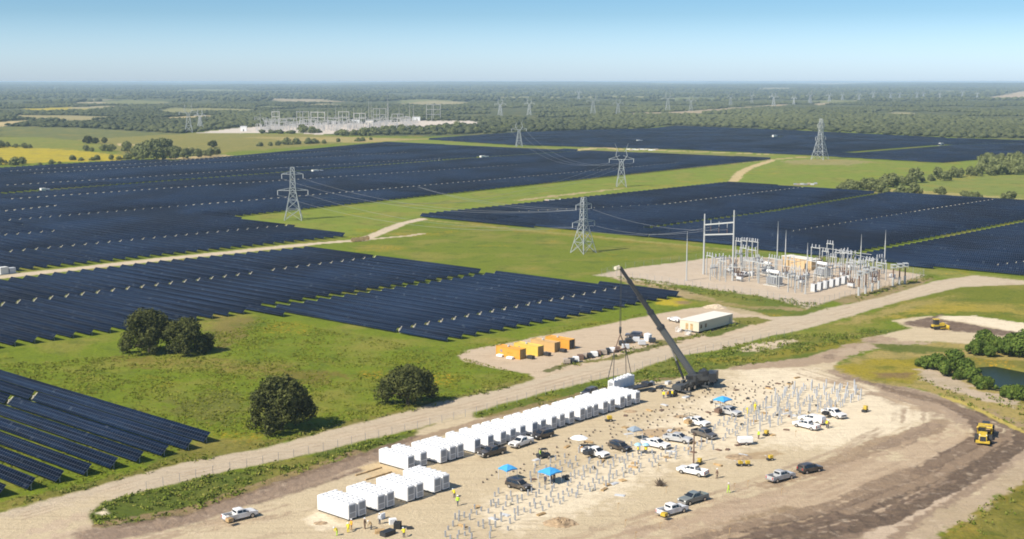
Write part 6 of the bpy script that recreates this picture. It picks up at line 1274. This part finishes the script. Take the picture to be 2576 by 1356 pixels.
for k, (x, y, d_, m_, l_) in enumerate([(613, 330, (9, 6, 7), white, 'small white building at the left end of the distant substation yard'), (1047, 304, (14, 8, 7), white, 'bright white building at the right of the distant substation'), (835, 312, (12, 7, 5), white, 'white transformer house, left of those in the distant substation'), (895, 310, (14, 8, 6), white, 'white transformer house in the middle of the distant substation'), (930, 313, (12, 8, 6), roofw, 'cream control house in the distant substation')]):
    t = thing('substation_building', l_, 'building', tuple(S(x, y)), random.uniform(-.2, .2)); MB().box((0, 0, d_[2] / 2), d_).build('wall', m_, t); MB().box((0, 0, d_[2] + .2), (d_[0] + .6, d_[1] + .6, .4)).build('roof', greyw, t); MB().box((0, -d_[1] / 2 - .05, 1.3), (1.4, .1, 2.6)).build('door', dkgrey, t)
g_ = MB(); g2 = MB()
for k in range(420):
    x = random.uniform(645, 1050); y = random.uniform(306, 332) - (x - 645) * .012
    p = S(x, y); h_ = random.uniform(4, 9); w_ = random.uniform(4, 9); ang = random.choice([0, 1.57]) + .1; dx_, dy_2 = math.cos(ang) * w_ / 2, math.sin(ang) * w_ / 2
    m_ = g_ if k % 3 else g2
    m_.bar((p.x - dx_, p.y - dy_2, 0), (p.x - dx_, p.y - dy_2, h_), .5); m_.bar((p.x + dx_, p.y + dy_2, 0), (p.x + dx_, p.y + dy_2, h_), .5); m_.bar((p.x - dx_, p.y - dy_2, h_), (p.x + dx_, p.y + dy_2, h_), .5)
    if k % 3 == 0: m_.box((p.x, p.y, 2), (3, 2, 3))
o = g_.build('substation_gear', galv); tag(o, 'dense tangle of pale switchgear in the distant substation', None, None, 'stuff'); g2.build('gear_boxes', mat('pale_gear', (.42, .41, .39), .6), o)
# ---- inverter skids and laydown piles in the fields
inv_m = mat('inverter_white', (.62, .62, .58), .6)
for x, y, l_ in [(108, 484, 'white inverter skid in the gap of the upper left panels'), (1213, 399, 'white inverter skid in the gap above the left pylon'), (2365, 366, 'white inverter skid in the far block at right'), (1605, 358, 'white inverter skid in the far block left of centre'), (1946, 345, 'white inverter skid in the far block near the tall pylon'), (8, 690, 'grey inverter skid by the farm track at the left edge'), (792, 436, 'small white inverter skid in the left block gap')]:
    s_ = 1.0 if y > 470 else 1.7
    t = thing('inverter_skid', l_, 'inverter', tuple(S(x, y)), YU); MB().box((0, 0, 1.5), (3.2 * s_, 2.4, 2.6)).build('cabinet', inv_m, t, bevel=.05); MB().box((3.4 * s_, 0, 1.2), (2.4 * s_, 2.0, 2.0)).build('transformer_box', greyp, t, bevel=.05); MB().box((1.2 * s_, 0, .1), (8 * s_, 3, .3)).build('skid_base', concrete, t)
tk = [(888, 609), (897, 608), (906, 607), (915, 606), (924, 604)]
for k, (x, y) in enumerate(tk):
    t = thing('cable_reel', f'{ordn(k)} dark cable reel from the left beside the farm track fork', 'cable reel', tuple(S(x, y)), .3, 'cable reels by the farm track'); g_ = MB(); [g_.tube((0, s * .5, 1.0), (0, s * .56, 1.0), 1.0, 14) for s in (-1, 1)]; g_.build('flange', timber, t); MB().tube((0, -.5, 1.0), (0, .5, 1.0), .7, 12).build('cable', black, t)
def rack(x, y, w_, m_, label, group, rz=None):
    t = thing('pallet_stack', label, 'pallet', tuple(S(x, y)), random.uniform(-.2, .2) if rz is None else rz, group); MB().box((0, 0, .8), (w_, 1.6, 1.1), taper=.94).build('load', m_, t, bevel=.05); g_ = MB(); [g_.box((k * w_ * .35, 0, .1), (.15, 1.5, .2)) for k in (-1, 0, 1)]; g_.build('pallet', timber, t)
pm2 = mat('faded_cardboard', (.36, .30, .24), .8, var=.2, scale=.5)
for k in range(11): rack(1375 + k * 9, 508 - k * .1 + random.uniform(-2, 2), 2.6, [pm2, greyp, dkm][k % 3], 'stack of materials in the laydown strip above the right block', 'laydown strip above the right block')
for k in range(7): rack(2000 + k * 8.5, 465 + random.uniform(-2, 2), 2.4, [dkm, pm2, greyp][k % 3], 'grey material stack on the grass behind the right block', 'material stacks behind the right block')
for k in range(11): rack(1580 + k * 7, 378 + random.uniform(-1.5, 1.5), 4.5, [roofw, pm2, white][k % 3], 'pale material stack between the far panel blocks', 'material stacks between the far blocks')
for k in range(12):
    x = 1370 + k * 22; rack(1425 + k * 11.5, 915 - k * 2.9 + random.uniform(-2, 2), random.uniform(1.0, 1.9), [pm2, dkgrey, white, brownc][k % 4], 'small pallet in the line along the lower edge of the gravel pad', 'pallets along the gravel pad')
for k, (x, y, m_, l_) in enumerate([(1565, 869, craned, 'black pallet load behind the hook slings, left'), (1581, 863, craned, 'black pallet load behind the hook slings, right'), (1614, 868, greyp, 'low grey sheeting right of the black pallet loads'), (1600, 860, greyp, 'grey tarpaulined heap left of the water tank'), (1640, 862, dkgrey, 'dark heap right of the water tank'), (1573, 878, greyp, 'grey crate beneath the black pallet loads')]): rack(x, y, 2.0, m_, l_, None)
# ---- yard clutter
CL = [('timber_stack', timber, (1.8, .6, .25)), ('plywood_form', brownc, (1.2, .8, .18)), ('cable_box', dkgrey, (.6, .5, .4)), ('steel_plate', greyp, (1.8, .9, .12)), ('bucket', pale, (.5, .5, .5)), ('pallet', timber, (1.2, 1.2, .18))]
ZY = np.array(gp([(1120, 1330), (1200, 1230), (1560, 1045), (1700, 1000), (2000, 950), (2180, 985), (2120, 1030), (1880, 1150), (1560, 1260), (1250, 1350)])); k = 0; tries = 0; x0, y0 = ZY.min(0); x1, y1 = ZY.max(0); PR = {}
while k < 90 and tries < 9000:
    tries += 1; p = Vector((random.uniform(x0, x1), random.uniform(y0, y1), 0))
    if not inside(p, ZY) or near_any(p, BUSY, 3.0) or near_any(p, CABS, 5): continue
    nm, m_, d_ = CL[k % 6]
    if nm not in PR:
        g_ = MB(); n_ = 4 if nm in ('timber_stack', 'pallet', 'plywood_form') else 1
        if nm == 'bucket': g_.tube((0, 0, 0), (0, 0, .5), .22, 10, .28); g_.tube((0, 0, .5), (0, 0, .56), .3, 10)
        elif n_ > 1:
            for j in range(n_): g_.box((0, (j - 1.5) * d_[1] / 4, d_[2] / 2 + (.03 * (j % 2))), (d_[0], d_[1] / 4.6, d_[2]))
            g_.box((0, 0, .04), (.14, d_[1], .08))
        else: g_.box((0, 0, d_[2] / 2), d_); g_.box((0, 0, d_[2] + .02), (d_[0] * .7, d_[1] * .5, .06))
        o = g_.build(nm, m_); PR[nm] = o
    else: o = PR[nm].copy(); COL.objects.link(o)
    o.location = p; o.rotation_euler = (0, 0, random.choice([YU, YV]) + random.uniform(-.5, .5)); tag(o, nm.replace('_', ' ') + ' lying loose on the sand among the piles', nm.replace('_', ' '), nm.replace('_', ' ') + ' pieces among the piles'); k += 1
# survey stakes
s0 = None
for k, (x, y) in enumerate([(1572, 1325), (1554, 1282), (1655, 1180), (1675, 1240), (1834, 1346), (2012, 1206), (1990, 1195), (1598, 1356), (1660, 1332), (1846, 1232), (1965, 1245), (2000, 1098), (1880, 1225)]):
    if s0 is None: g_ = MB(); g_.box((0, 0, .6), (.06, .06, 1.2)); g_.box((.12, 0, 1.15), (.25, .02, .18)); s0 = g_.build('survey_stake', timber); o = s0
    else: o = s0.copy(); COL.objects.link(o)
    o.location = S(x, y); tag(o, 'thin wooden survey stake on the open sand', 'stake', 'survey stakes on the open sand')
